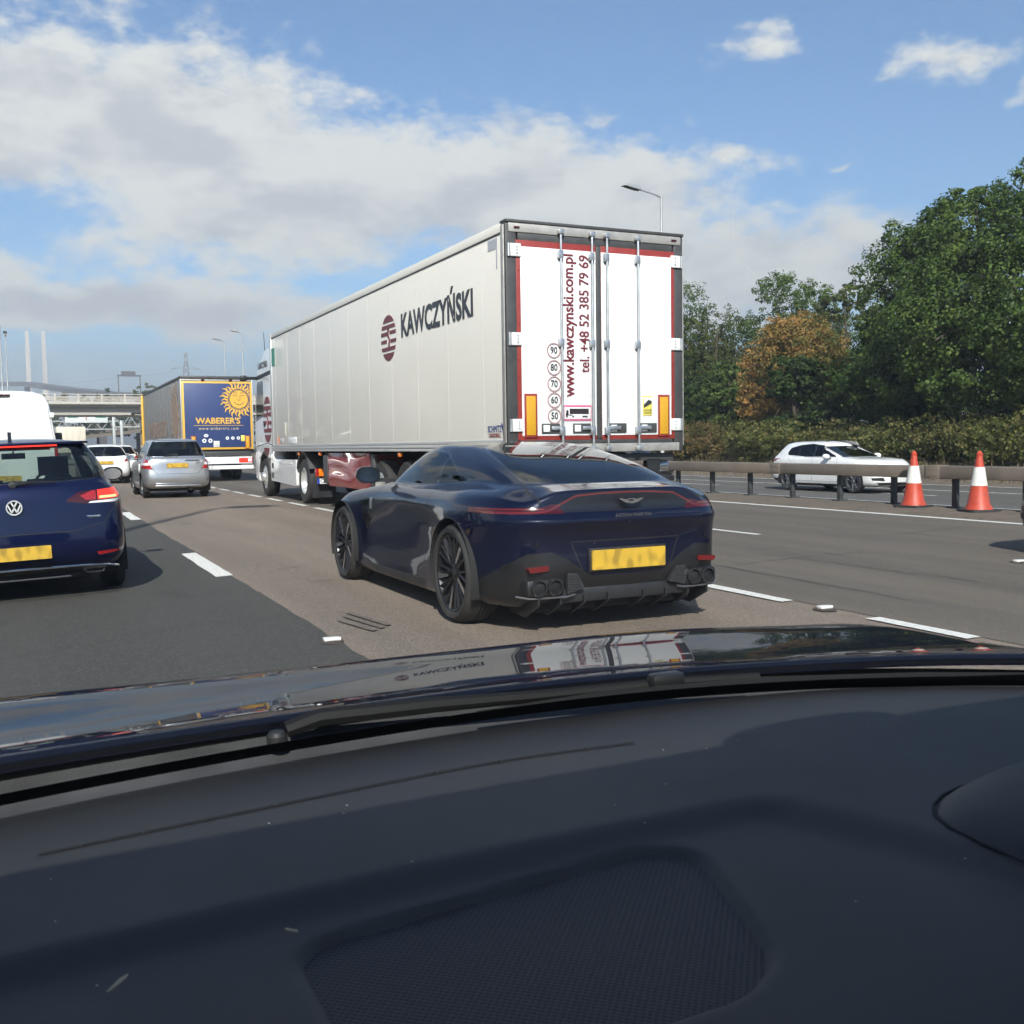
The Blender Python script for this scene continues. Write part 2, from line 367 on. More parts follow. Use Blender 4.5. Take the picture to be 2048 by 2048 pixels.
marking('edge_line', 12.76, -60, 400, .17, ROAD); marking('edge_line', 18.2, -60, 400, .17, OPP)
for k in range(-4, 22):
    marking('lane_dash', 21.1, 10+9*k, 14.5+9*k, .12, OPP)
marking('edge_line', 23.3, -60, 400, .15, OPP); marking('edge_line', 26.0, -60, 400, .15, OPP)
# cat's eyes: an iron shoe with a glass block
def cats_eye(x, y, label, group='cat eyes on the lane lines'):
    z = road_z(x); r = empty('cats_eye', (x, y, z+.004)); 
    m = MB(); m.lathe([(0, .012), (.05, .010), (.068, .005), (.078, .0)], 'z', n=18); m.v = [(a, b*1.25, c) for a, b, c in m.v]; m.build('iron_shoe', mat('rusty_iron', (.060, .045, .036), .7, var=.3, vscale=30), r)
    m = MB(); m.box(-.055, .055, -.03, .03, .008, .030, .006); m.build('reflector', mat('pale_reflector', (.75, .75, .72), .2, coat=.5), r)
    tag(r, label, 'cat eye', group)
cats_eye(1.71, 6.34, 'small white cat eye on the seam beside the dark lane'); cats_eye(5.24, 5.72, 'small white cat eye between the near lane dashes right of the coupe'); cats_eye(8.83, 6.92, 'small white cat eye at the right edge, on the outer lane line')
TAR = mat('tar_seal', (.030, .029, .028), .55, var=.3, vscale=20)
for i, (x0, y0, x1, y1, wd) in enumerate(((.35, 11.2, 1.25, 11.45, .016), (2.3, 9.3, 5.0, 9.5, .012), (5.8, 8.2, 8.4, 8.5, .012), (2.6, 15.6, 5.0, 16.0, .015), (6.1, 5.6, 6.25, 10.5, .014), (9.6, 9.8, 12.4, 10.1, .012), (7.4, 6.1, 7.2, 9.0, .012))):
    m = MB(); n = 28; vs = []; rj = random.Random(40+i); wob = 0.; dx, dy = x1-x0, y1-y0; ln = math.hypot(dx, dy); nx, ny = -dy/ln, dx/ln
    for k in range(n+1):
        wob = wob*.85+rj.uniform(-.03, .03); u = k/n; ww = wd*rj.uniform(.5, 1.2)*(1 if 0 < k < n else .2)
        for s_ in (-1, 1): xx = x0+dx*u+nx*(wob+s_*ww/2); vs.append((xx, y0+dy*u+ny*(wob+s_*ww/2), road_z(xx)+.0062))
    m.add(vs, [(2*k, 2*k+1, 2*k+3, 2*k+2) for k in range(n)]); m.build('tar_seal', TAR, ROAD, fix=False)
# tyre scuffs by the coupe and a sawn joint across the lanes
SC = mat('scuffed_asphalt', (.135, .112, .092), .8, var=.5, vscale=25)
for i, (x, y) in enumerate(((2.05, 6.55), (2.13, 6.62), (2.20, 6.70))):
    m = MB(); m.add([(x, y, .0065+.0004*i), (x+.045, y+.03, .0065+.0004*i), (x-.06, y+.60+.07*i, .0065+.0004*i), (x-.10, y+.52+.07*i, .0065+.0004*i)], [(0, 1, 2, 3)]); o = m.build('tyre_scuff', SC, ROAD, fix=False)
m = MB(); m.add([(-.2, 9.95, road_z(-.2)+.0065), (2.6, 10.62, .0065), (2.6, 10.645, .0065), (-.2, 9.98, road_z(-.2)+.0065)], [(0, 1, 2, 3)]); m.build('sawn_joint', mat('joint_grit', (.24, .21, .17), .9), ROAD, fix=False)

# ------------------------------------------------------------------ central barrier, cones, lamps
BEAM = mat('weathered_beam', (.215, .18, .145), .62, metal=.15, var=.14, vscale=2.5, dirt=.3)
POST = mat('dark_post', (.05, .052, .052), .6, var=.3, vscale=8)
bar = empty('guard_rail', (14.3, 0, 0))
Y0 = 12.45-1.37*8
for k in range(22):
    y = Y0-1+4.11*k
    m = MB(); m.box(-.17, .05, y+.004, y+4.106, .545, .765, .018); m.build('rail_beam', BEAM, bar)
m = MB(); m.box(-.176, .056, -.16, .16, .539, .771, .006)
for yy in (-.11, -.05, .05, .11):
    for zz in (.60, .71): m.lathe([(0, -.186), (.011, -.186), (.013, -.172)], 'x', (0, yy, zz), 8)
lap = m.mesh('beam_lap', BEAM)
for k in range(23): link('beam_lap', lap, bar, (0, Y0-1+4.11*k, 0))
m = MB(); m.box(-.055, .03, -.045, .045, .045, .55, .006); pm = m.mesh('post', POST)
m = MB(); m.box(-.12, .10, -.11, .11, .045, .075, .008); m.prism([(-.04, .07), (.02, .07), (-.0, .24)], 'y', -.012, .012); bp = m.mesh('post_foot', POST)
for k in range(63):
    o = link('post', pm, bar, (0, Y0+1.37*k, 0)); link('post_foot', bp, o)
tag(bar, 'weathered brown box-beam guard rail on the central reservation', 'guard rail')
def cone(x, y, rz, label):
    r = empty('traffic_cone', (x, y, .042), rz)
    orange = mat('cone_orange', (.47, .058, .028), .5, var=.15, vscale=9, dirt=.35); wht = mat('cone_sleeve', (.72, .71, .66), .5, var=.1, vscale=9, dirt=.3)
    m = MB(); m.prism(bezel([(-.26, -.26), (.26, -.26), (.26, .26), (-.26, .26)], .10, 3), 'z', 0, .045); m.build('base', mat('cone_base', (.035, .035, .034), .7, var=.3), r)
    rad = lambda z: .185-.150*(z-.045)/.93
    m = MB(); m.lathe([(.215, .045), (.205, .07), (rad(.13), .13), (rad(.43), .43)], 'z', n=32); m.build('lower_body', orange, r)
    m = MB(); m.lathe([(rad(.43)+.006, .425), (rad(.72)+.006, .725), (rad(.72), .726)], 'z', n=32); m.build('sleeve', wht, r)
    m = MB(); m.lathe([(rad(.72), .72), (rad(.90), .90), (rad(.94)+.012, .91), (rad(.94)+.010, .945), (rad(.97), .955), (.022, .985), (0, .985)], 'z', n=28); m.build('tip', orange, r)
    tag(r, label, 'traffic cone', 'traffic cones by the guard rail')
cone(13.92, 13.02, .2, 'orange and white traffic cone nearer the white oncoming car'); cone(13.86, 11.62, -.3, 'orange and white traffic cone nearest the right edge')
def lamp_post(loc, h, arm, rz, label, cat='street lamp', double=False, thin=1.0, name='street_lamp'):
    r = empty(name, loc, rz); gal = mat('lamp_galvanised', (.42, .43, .43), .5, metal=.5, var=.1)
    m = MB(); m.tube([(0, 0, 0), (0, 0, 1.6), (0, 0, 1.65), (0, 0, h)], [.11*thin, .11*thin, .085*thin, .055*thin], 12); m.build('column', gal, r)
    for s_ in ((1, -1) if double else (1,)):
        m = MB(); m.tube([(0, 0, h-.05), (-s_*arm*.35, 0, h+.08), (-s_*arm, 0, h+.22)], [.045*thin, .04*thin, .035*thin], 8); m.build('arm', gal, r)
        m = MB(); x = -s_*arm
        m.prism([(x+s_*.05, h+.17), (x-s_*.75, h+.30), (x-s_*.95, h+.30), (x-s_*.75, h+.38), (x-s_*.2, h+.37), (x+s_*.05, h+.27)], 'y', -.17*thin, .17*thin); l = m.build('lantern', gal, r)
        m = MB(); m.prism([(x-s_*.15, h+.17), (x-s_*.75, h+.27), (x-s_*.75, h+.29), (x-s_*.15, h+.20)], 'y', -.14, .14); m.build('lantern_glass', DARK_RED_LENS if False else GLOSS_BLACK, l)
    tag(r, label, cat, 'street lamps along the motorway')
lamp_post((28.7, 42.9, -.2), 13.5, 1.3, 0, 'street lamp rising behind the white trailer, its lantern reaching left')
lamp_post((20.6, 119.0, 0), 13.2, .5, .2, 'far street lamp above the blue lorry, left of its twin')
lamp_post((20.9, 110.0, 0), 13.2, .4, .1, 'far street lamp above the blue lorry, nearest the white cab')
lamp_post((-1.7, 96.0, -.1), 11.9, .4, 0, 'tall lamp column at the left edge of the picture')
lamp_post((-1.6, 118.0, -.1), 13.2, .9, math.pi/2, 'tall T-headed lamp column beside the left edge', double=True)
lamp_post((-6.15, .15, -.25), 18.0, .25, math.pi*.97, 'street lamp on the near verge casting its shadow across the lanes', thin=1.6)
# ------------------------------------------------------------------ vehicle body engine
def pchip(V):
    """C1 monotone interpolation of rows V[k] over index; returns f(t)"""
    V = np.asarray(V, float); n = len(V)
    if n == 2: return lambda t: V[0]+(V[1]-V[0])*t
    d = V[1:]-V[:-1]; m = np.zeros_like(V)
    a, b = d[:-1], d[1:]; s = a*b > 0
    with np.errstate(divide='ignore', invalid='ignore'): h = np.where(s, 2*a*b/(a+b), 0)
    cr = (a+b)/2; m[1:-1] = np.where(s, np.where(np.abs(h) > 0, .5*h+.5*np.clip(cr, -2*np.minimum(abs(a), abs(b)), 2*np.minimum(abs(a), abs(b))), 0), 0)
    m[0] = d[0]*1.2-.2*m[1] if n > 2 else d[0]; m[-1] = d[-1]*1.2-.2*m[-2]
    def f(t):
        i = min(int(t), n-2); u = t-i
        return (2*u**3-3*u*u+1)*V[i]+(u**3-2*u*u+u)*m[i]+(-2*u**3+3*u*u)*V[i+1]+(u**3-u*u)*m[i+1]
    return f
def interp(V, sub, crease=()):
    """interpolates rows with sub[i] steps in gap i, breaking tangents at crease rows"""
    cuts = sorted({0, len(V)-1, *crease}); out = [np.asarray(V[0], float)]
    for a, b in zip(cuts[:-1], cuts[1:]):
        f = pchip(V[a:b+1])
        for i in range(a, b):
            for k in range(1, sub[i]+1): out.append(f(i-a+k/sub[i]))
    return np.array(out)
class Body:
    """full car shell lofted from nested half rings (rear centre -> side -> front centre), then cut into parts"""
    def __init__(s, rings, rsub, csub, rcrease=(), ccrease=()):
        A = np.array(rings, float)                                   # ring, col, xyz
        A = np.array([interp(r, csub, ccrease) for r in A])
        A = interp(A.reshape(len(A), -1), rsub, rcrease).reshape(-1, A.shape[1], 3)
        A[:, 0, 0] = 0; A[:, -1, 0] = 0
        nr, nc = A.shape[:2]; bm = s.bm = bmesh.new()
        g = [[[None]*nc for _ in range(nr)] for _ in range(2)]
        for i in range(nr):
            for j in range(nc):
                x, y, z = A[i, j]
                g[0][i][j] = bm.verts.new((x, y, z))
                g[1][i][j] = g[0][i][j] if x < 1e-6 else bm.verts.new((-x, y, z))
        for sgn in (0, 1):
            G = g[sgn]
            for i in range(nr-1):
                for j in range(nc-1):
                    q = [G[i][j], G[i][j+1], G[i+1][j+1], G[i+1][j]]
                    if sgn: q = q[::-1]
                    u = []
                    for v in q:
                        if v not in u: u.append(v)
                    if len(u) >= 3:
                        try: bm.faces.new(u)
                        except ValueError: pass
        bmesh.ops.remove_doubles(bm, verts=bm.verts[:], dist=2e-4)
        bm.normal_update()
        s.pid = bm.faces.layers.int.new('pid'); s.names = ['body']; s.mats = {}
        s.bvh = BVHTree.FromBMesh(bm)
    @classmethod
    def wrap(cls, bm):
        s = cls.__new__(cls); s.bm = bm; bm.normal_update(); s.pid = bm.faces.layers.int.new('pid'); s.names = ['body']; s.bvh = None; return s
    IX = {'x': (1, 2), 'y': (0, 2), 'z': (0, 1)}
    def cut(s, poly, axis, name=None, filt=None, delete=False, over=None):
        """cuts a polygon outline (in the plane facing `axis`) into the shell; faces inside become the named part"""
        i, j = s.IX[axis]; bm = s.bm; N = len(poly); eps = 1e-4
        k = 'xyz'.index(axis)
        P = [Vector((p[0], p[1])) for p in poly]
        lo = (min(p.x for p in P)-.01, min(p.y for p in P)-.01); hi = (max(p.x for p in P)+.01, max(p.y for p in P)+.01)
        def bb(f):
            a = [v.co[i] for v in f.verts]; b = [v.co[j] for v in f.verts]; return min(a), max(a), min(b), max(b)
        cand = []
        for f in bm.faces:
            if filt and not filt(f.calc_center_median(), f.normal): continue
            a0, a1, b0, b1 = bb(f)
            if a1 < lo[0] or a0 > hi[0] or b1 < lo[1] or b0 > hi[1]: continue
            cand.append(f)
        cand = set(cand)
        for e in range(N):
            p, q = P[e], P[(e+1) % N]; d = q-p
            if d.length < 1e-6: continue
            nrm = Vector((0, 0, 0)); nrm[i] = -d.y; nrm[j] = d.x; nrm.normalize()
            co = Vector((0, 0, 0)); co[i] = p.x; co[j] = p.y
            x0, x1 = min(p.x, q.x)-eps, max(p.x, q.x)+eps; y0, y1 = min(p.y, q.y)-eps, max(p.y, q.y)+eps
            fs = []
            for f in cand:
                a0, a1, b0, b1 = bb(f)
                if a1 < x0 or a0 > x1 or b1 < y0 or b0 > y1: continue
                fs.append(f)
            if not fs: continue
            es = set(); vv = set()
            for f in fs: es.update(f.edges); vv.update(f.verts)
            before = set(fs)
            r = bmesh.ops.bisect_plane(bm, geom=list(fs)+list(es)+list(vv), dist=1e-6, plane_co=co, plane_no=nrm)
            cand = {f for f in cand if f.is_valid} | {g for g in r['geom'] if isinstance(g, bmesh.types.BMFace)}
        def inside(c):
            x, y = c[i], c[j]; r = False
            for e in range(N):
                p, q = P[e], P[(e+1) % N]
                if (p.y > y) != (q.y > y) and x < (q.x-p.x)*(y-p.y)/(q.y-p.y)+p.x: r = not r
            return r
        hit = [f for f in cand if f.is_valid and inside(f.calc_center_median()) and (over is None or f[s.pid] in [s.names.index(o) for o in over if o in s.names])]
        if delete: bmesh.ops.delete(bm, geom=hit, context='FACES'); return 0
        if name:
            if name not in s.names: s.names.append(name)
            n = s.names.index(name)
            for f in hit: f[s.pid] = n
        return len(hit)
    def line(s, pts, axis, wid, name, filt=None, over=None, closed=False):
        pts = [Vector(p) for p in pts]
        if closed: pts.append(pts[0])
        for a, b in zip(pts[:-1], pts[1:]):
            d = b-a
            if d.length < 1e-6: continue
            d.normalize(); n = Vector((-d.y, d.x))*wid/2; a2 = a-d*wid*.3; b2 = b+d*wid*.3
            s.cut([a2+n, b2+n, b2-n, a2-n], axis, name, filt, over=over)
    def hit(s, o, d):
        r = s.bvh.ray_cast(Vector(o), Vector(d)); return r[0], r[1]
    def split(s, parent, mats, sides=(), solid=None, flat=False):
        """one object per part name; names in `sides` give one object left and one right"""
        bm = s.bm; bm.normal_update(); bm.verts.index_update(); nr = {v.index: v.normal.copy() for v in bm.verts}
        out = {}
        groups = {}
        for f in bm.faces:
            nm = s.names[f[s.pid]]; key = (nm, 0)
            if nm in sides: key = (nm, 1 if f.calc_center_median().x > 0 else -1)
            groups.setdefault(key, []).append(f)
        for (nm, sd), fs in groups.items():
            idx = {}; vs = []; ns = []; ff = []
            for f in fs:
                row = []
                for v in f.verts:
                    if v.index not in idx: idx[v.index] = len(vs); vs.append(v.co[:]); ns.append(nr[v.index])
                    row.append(idx[v.index])
                ff.append(row)
            me = bpy.data.meshes.new(nm); me.from_pydata(vs, [], ff); me.materials.append(mats[nm]); me.update()
            
            if flat: smooth(me, 30)
            else: me.polygons.foreach_set('use_smooth', [True]*len(me.polygons)); me.normals_split_custom_set_from_vertices(ns)
            o = link(nm.split('#')[0], me, parent); out[(nm, sd)] = o
        bm.free(); return out
# wheels -----------------------------------------------------------
def wheel_meshes(rad, wid, rim, n=10, twin=True, face=ALLOY, dark=DARK_METAL, style='y', tag_=''):
    """tyre and rim about the x axis, outer face towards -x"""
    h = wid/2; t = MB()
    t.lathe([(rim, -h*.86), (rim+.012, -h*.97), (rim+(rad-rim)*.55, -h), (rad-.035, -h*.93), (rad-.010, -h*.72), (rad, -h*.45), (rad, -h*.16), (rad-.009, -h*.14), (rad-.009, -h*.08), (rad, -h*.06),
             (rad, h*.06), (rad-.009, h*.08), (rad-.009, h*.14), (rad, h*.16), (rad, h*.45), (rad-.010, h*.72), (rad-.035, h*.93), (rim+(rad-rim)*.55, h), (rim, h*.86)], 'x', n=48)
    tm = t.mesh('tyre', RUBBER, 40)
    r = MB()
    r.lathe([(rim+.006, -h*.86), (rim-.004, -h*.93), (rim-.016, -h*.86), (rim-.03, -h*.5), (rim-.035, h*.8), (rim, h*.86)], 'x', n=40)
    z0 = -h*.72
    r.lathe([(0, z0-.006), (.03, z0-.006), (.034, z0), (.075, z0+.012), (.08, z0+.05), (0, z0+.05)], 'x', n=20)
    for k in range(n):
        if style == 'y': offs = (-.10, .10) if k % 1 == 0 else (0,)
        else: offs = (0,)
        a0 = 2*math.pi*k/n
        for of in offs:
            a1 = a0+of*2*math.pi/n*2.2 if style == 'y' else a0
            w0, w1 = (.026, .020) if style == 'y' else (.05, .04)
            p = Vector((z0+.012, .06*math.cos(a0), .06*math.sin(a0))); q = Vector((-h*.84, (rim-.008)*math.cos(a1), (rim-.008)*math.sin(a1)))
            d = (q-p); tang = Vector((0, -math.sin(a0), math.cos(a0)))
            vs = []
            for pt, ww in ((p, w0), ((p+q)/2+Vector((-.004, 0, 0)), (w0+w1)*.42), (q, w1)):
                vs += [pt-tang*ww/2, pt+Vector((-.008, 0, 0))-tang*ww*.2, pt+Vector((-.008, 0, 0))+tang*ww*.2, pt+tang*ww/2, pt+tang*ww/2+Vector((.035, 0, 0)), pt-tang*ww/2+Vector((.035, 0, 0))]
            r.add(vs, [(i*6+a, i*6+(a+1) % 6, (i+1)*6+(a+1) % 6, (i+1)*6+a) for i in (0, 1) for a in range(6)])
    rm = r.mesh('rim', face, 30)
    b = MB(); b.lathe([(0, h*.1), (rim*.78, h*.1), (rim*.78, h*.22), (0, h*.22)], 'x', n=24)
    bm_ = b.mesh('brake_disc', STEEL, 30)
    w_ = MB(); w_.lathe([(0, h*.5), (rim-.02, h*.55)], 'x', n=24); dm = w_.mesh('wheel_well', UNDER)
    return tm, rm, bm_, dm
def put_wheels(parent, spots, meshes, rearmesh=None):
    """spots: (x, y, z); the outer face looks away from the centre line"""
    for x, y, z in spots:
        ms = meshes
        wo_ = link('wheel', ms[0], parent, (x, y, z)); wo_.rotation_euler = (0, 0, 0 if x < 0 else math.pi)
        for nm, q in (('rim', ms[1]), ('brake_disc', ms[2]), ('hub_back', ms[3])): link(nm, q, wo_)
def circle(cx, cz, r, n=28, a0=0, a1=360):
    return [(cx+r*math.cos(R(a0+(a1-a0)*k/n)), cz+r*math.sin(R(a0+(a1-a0)*k/n))) for k in range(n if a1-a0 == 360 else n+1)]
def arch_liners(parent, spots, r, w, mat_=UNDER):
    for x, y, z in spots:
        m = MB(); s_ = 1 if x > 0 else -1
        n = 20; vs = []
        for k in range(n+1):
            a = math.pi*(-.12+1.24*k/n)
            for xx in (x+s_*.10, x-s_*w): vs.append((xx, y+r*math.cos(a), z+r*math.sin(a)))
        fs = [(2*k, 2*k+1, 2*k+3, 2*k+2) for k in range(n)]
        m.add(vs, fs); c = len(vs)
        m.add([(x-s_*w, y+r*math.cos(math.pi*(-.12+1.24*k/n)), z+r*math.sin(math.pi*(-.12+1.24*k/n))) for k in range(n+1)], [tuple(range(n+1))])
        m.build('arch_liner', mat_, parent, fix=False)
def seat(m, x, y, z, w=.5, back=.62, lean=.16):
    m.box(x-w/2, x+w/2, y-.05, y+.46, z, z+.16, .05)
    m.prism(bezel([(y-.02, z+.08), (y+.10, z+.08), (y+.10-lean, z+back), (y-.06-lean, z+back)], .04), 'x', x-w/2, x+w/2)
    m.prism(bezel([(y-.07-lean, z+back+.03), (y+.05-lean, z+back+.03), (y+.03-lean, z+back+.22), (y-.06-lean, z+back+.22)], .03), 'x', x-.14, x+.14)
    m.bar((x-.06, y-.02-lean, z+back-.03), (x-.06, y-.02-lean, z+back+.08), .015); m.bar((x+.06, y-.02-lean, z+back-.03), (x+.06, y-.02-lean, z+back+.08), .015)
def steering_wheel(m, x, y, z):
    c = Vector((x, y, z)); pts = []
    for k in range(21):
        a = 2*math.pi*k/20; pts.append(c+Vector((.18*math.cos(a), .07*math.sin(a), .165*math.sin(a))))
    m.tube(pts, .015, 6, caps=False); m.bar(c-Vector((.17, 0, 0)), c+Vector((.17, 0, 0)), .035, .03); m.bar(c, c+Vector((0, .25, -.1)), .06)
def mirror_pair(parent, x, y, z, body, arm=.1, w=.22, h=.15, dy=.13, glassm=CHROME, pit=None):
    for s_ in (-1, 1):
        m = MB(); bm = bmesh.new(); bmesh.ops.create_icosphere(bm, subdivisions=3, radius=1)
        for v in bm.verts:
            q = v.co.copy(); sx = math.copysign(abs(q.x)**.7, q.x); sz = math.copysign(abs(q.z)**.8, q.z)
            yy = max(q.y, -.12)
            v.co = Vector((s_*(x+arm+w/2)+sx*w/2, y+yy*dy, z+sz*h/2))
        m.addbm(bm); o = m.build('door_mirror', body, parent, 50)
        g = MB(); g.prism([(s_*(x+arm+w/2)+a*w*.42, z+b*h*.40) for a, b in circle(0, 0, 1, 20)], 'y', y-.135*dy-.002, y-.135*dy+.004); g.build('mirror_glass', glassm, o)
        a_ = MB(); a_.bar((s_*(x-.04), y+.02, z-h*.35), (s_*(x+arm+w*.35), y+.03, z-h*.3), .05, .035); a_.build('mirror_arm', BLACK_PLASTIC, o)
# ------------------------------------------------------------------ the dark blue sports coupe
def sports_coupe(loc, rz):
    root = empty('sports_car', loc, rz)
    navy = paint('midnight_blue_paint', (.0030, .0046, .0185), .12, .30)
    #       0     1     2     3     4     5     6     7     8     9     10    11    12
    S = lambda X, Y, Z: list(zip(X, Y, Z))
    rings = [
     S([0, .40, .66, .80, .86, .86, .86, .86, .86, .82, .66, .36, 0], [.28, .28, .31, .48, .9, 1.45, 2.1, 2.9, 3.6, 4.05, 4.30, 4.39, 4.41], [.17, .17, .17, .17, .15, .14, .14, .14, .14, .14, .14, .14, .14]),
     S([0, .42, .72, .86, .93, .90, .90, .90, .92, .87, .70, .38, 0], [.16, .17, .22, .42, .9, 1.45, 2.1, 2.9, 3.6, 4.08, 4.34, 4.43, 4.45], [.24, .24, .24, .23, .20, .19, .19, .19, .19, .18, .18, .18, .18]),
     S([0, .44, .73, .885, .965, .905, .89, .895, .955, .90, .73, .40, 0], [.085, .095, .17, .41, .9, 1.42, 2.1, 2.9, 3.6, 4.09, 4.35, 4.45, 4.465], [.42, .42, .42, .40, .38, .32, .30, .31, .36, .36, .34, .34, .34]),
     S([0, .45, .735, .885, .970, .906, .886, .893, .960, .90, .72, .40, 0], [.095, .105, .17, .40, .9, 1.40, 2.1, 2.9, 3.6, 4.08, 4.33, 4.44, 4.455], [.60, .60, .60, .58, .56, .52, .50, .52, .55, .53, .50, .49, .49]),
     S([0, .45, .735, .885, .962, .915, .885, .885, .950, .88, .70, .38, 0], [.005, .03, .13, .38, .9, 1.40, 2.1, 2.9, 3.6, 4.05, 4.29, 4.39, 4.41], [.755, .752, .745, .735, .70, .68, .67, .68, .69, .655, .61, .59, .59]),
     S([0, .45, .73, .870, .935, .912, .888, .872, .915, .84, .66, .36, 0], [.085, .105, .18, .42, .9, 1.40, 2.1, 2.9, 3.55, 3.98, 4.20, 4.30, 4.32], [.825, .822, .812, .825, .815, .79, .785, .785, .775, .725, .675, .655, .65]),
     S([0, .44, .70, .825, .885, .878, .868, .845, .85, .77, .60, .33, 0], [.09, .115, .20, .42, .9, 1.42, 2.1, 2.9, 3.5, 3.88, 4.05, 4.13, 4.15], [.945, .938, .862, .888, .895, .870, .855, .850, .835, .785, .735, .72, .71]),
     S([0, .42, .69, .775, .805, .815, .825, .80, .76, .68, .52, .29, 0], [.20, .22, .29, .48, .9, 1.44, 2.1, 2.88, 3.38, 3.68, 3.80, 3.86, 3.88], [.956, .948, .895, .922, .935, .912, .895, .890, .865, .825, .79, .785, .785]),
     S([0, .40, .63, .71, .725, .745, .77, .735, .66, .58, .44, .25, 0], [.33, .34, .38, .54, .90, 1.46, 2.1, 2.83, 3.05, 3.22, 3.34, 3.40, 3.42], [.966, .962, .945, .948, .958, .94, .918, .918, .915, .885, .865, .86, .86]),
     S([0, .40, .585, .655, .675, .700, .745, .712, .605, .53, .40, .22, 0], [.40, .41, .45, .62, .95, 1.48, 2.1, 2.74, 2.86, 2.95, 3.02, 3.06, 3.075], [.974, .972, .966, .975, .985, .965, .935, .940, .955, .945, .940, .94, .94]),
     S([0, .40, .575, .635, .655, .675, .690, .655, .560, .47, .36, .20, 0], [.75, .76, .81, .97, 1.17, 1.58, 2.08, 2.56, 2.68, 2.75, 2.80, 2.83, 2.84], [1.090, 1.086, 1.074, 1.077, 1.08, 1.085, 1.085, 1.055, 1.05, 1.052, 1.055, 1.057, 1.057]),
     S([0, .37, .515, .560, .575, .585, .590, .572, .515, .455, .355, .195, 0], [1.22, 1.23, 1.29, 1.41, 1.53, 1.74, 2.03, 2.28, 2.37, 2.42, 2.46, 2.48, 2.49], [1.206, 1.201, 1.188, 1.186, 1.19, 1.205, 1.21, 1.195, 1.185, 1.187, 1.19, 1.193, 1.193]),
     S([0, .29, .42, .46, .475, .482, .485, .468, .425, .385, .30, .165, 0], [1.56, 1.57, 1.61, 1.67, 1.74, 1.84, 2.0, 2.13, 2.18, 2.21, 2.235, 2.245, 2.25], [1.254, 1.253, 1.249, 1.247, 1.247, 1.251, 1.255, 1.25, 1.243, 1.243, 1.243, 1.243, 1.243]),
     S([0]*13, [1.74, 1.75, 1.77, 1.81, 1.86, 1.92, 2.0, 2.05, 2.07, 2.08, 2.09, 2.095, 2.10], [1.268, 1.268, 1.268, 1.268, 1.269, 1.27, 1.271, 1.270, 1.269, 1.268, 1.268, 1.268, 1.268])]
    B = Body(rings, [2, 3, 4, 4, 4, 5, 4, 5, 3, 5, 6, 5, 3], [5, 5, 5, 6, 6, 7, 8, 7, 6, 4, 4, 4], rcrease=(4, 9))
    rear = lambda c, n: c.y < 1.0 and n.y < .3
    low = lambda c, n: c.y < .75 and n.y < .5
    side = lambda c, n: abs(c.x) > .33
    up = lambda c, n: n.z > .15
    RA, FA, WR = (.90, 3.604, .352)
    for y in (RA, FA): B.cut(circle(y, .352, .385, 40), 'x', delete=True, filt=lambda c, n: abs(c.x) > .55 and c.z < .8)
    # side glass, quarter glass, seals
    win = [(1.30, .975), (1.50, .952), (2.1, .945), (2.62, .955), (2.66, .975), (2.40, 1.105), (2.20, 1.178), (1.98, 1.198), (1.74, 1.180), (1.52, 1.105), (1.36, 1.03)]
    sideup = lambda c, n: abs(c.x) > .36 and c.z > .9
    def grow(p, g):
        c = Vector((sum(q[0] for q in p)/len(p), sum(q[1] for q in p)/len(p)))
        return [tuple(Vector(q)+(Vector(q)-c).normalized()*g) for q in p]
    B.cut(grow(win, .022), 'x', 'window_trim', sideup); B.cut(win, 'x', 'side_window', sideup)
    B.line([(1.72, .93), (1.66, 1.19)], 'x', .03, 'window_trim', sideup, over=['side_window'])
    rw = bezel([(-.56, .990), (-.30, .978), (0, .976), (.30, .978), (.56, .990), (.535, 1.09), (.465, 1.206), (.25, 1.256), (-.25, 1.256), (-.465, 1.206), (-.535, 1.09)], .04)
    topw = lambda c, n: n.z > .3 and .36 < c.y < 1.84
    B.cut(grow(rw, .022), 'y', 'rear_window_trim', topw); B.cut(rw, 'y', 'rear_window', topw)
    ws = bezel([(-.555, 2.80), (-.3, 3.0), (0, 3.05), (.3, 3.0), (.555, 2.80), (.43, 2.39), (.25, 2.27), (0, 2.25), (-.25, 2.27), (-.43, 2.39)], .04)
    B.cut(ws, 'z', 'windscreen', lambda c, n: c.z > .93 and n.y > .2)
    # tail: black panel, thin light blade, lamps at the corners
    blade = [(-.93, .800), (-.66, .803), (-.57, .815), (-.46, .868), (-.38, .905), (-.2, .918), (0, .921), (.2, .918), (.38, .905), (.46, .868), (.57, .815), (.66, .803), (.93, .800)]
    panel = [(-.52, .800), (.52, .800), (.60, .812), (.47, .872), (.385, .912), (.2, .928), (0, .931), (-.2, .928), (-.385, .912), (-.47, .872), (-.60, .812)]
    B.cut(panel, 'y', 'tail_panel', rear)
    lamp = [(.47, .795), (.955, .795), (.965, .812), (.93, .828), (.70, .836), (.62, .834), (.55, .855), (.50, .855)]
    for s_ in (1, -1): B.cut([(s_*a, b) for a, b in lamp], 'y', 'tail_lamp', lambda c, n: c.y < .62 and n.y < .6)
    B.line(blade, 'y', .012, 'light_blade', lambda c, n: c.y < .5 and n.y < .5)
    for s_ in (1, -1):
        for zz in (.806, .827): B.line([(s_*.60, zz), (s_*.90, zz)], 'y', .007, 'tail_lamp_strip', lambda c, n: c.y < .55 and n.y < .6)
    # lower black diffuser surround
    diff = [(-.905, .16), (.905, .16), (.905, .36), (.83, .46), (.72, .535), (.56, .545), (.44, .49), (.32, .405), (.27, .375), (-.27, .375), (-.32, .405), (-.44, .49), (-.56, .545), (-.72, .535), (-.83, .46), (-.905, .36)]
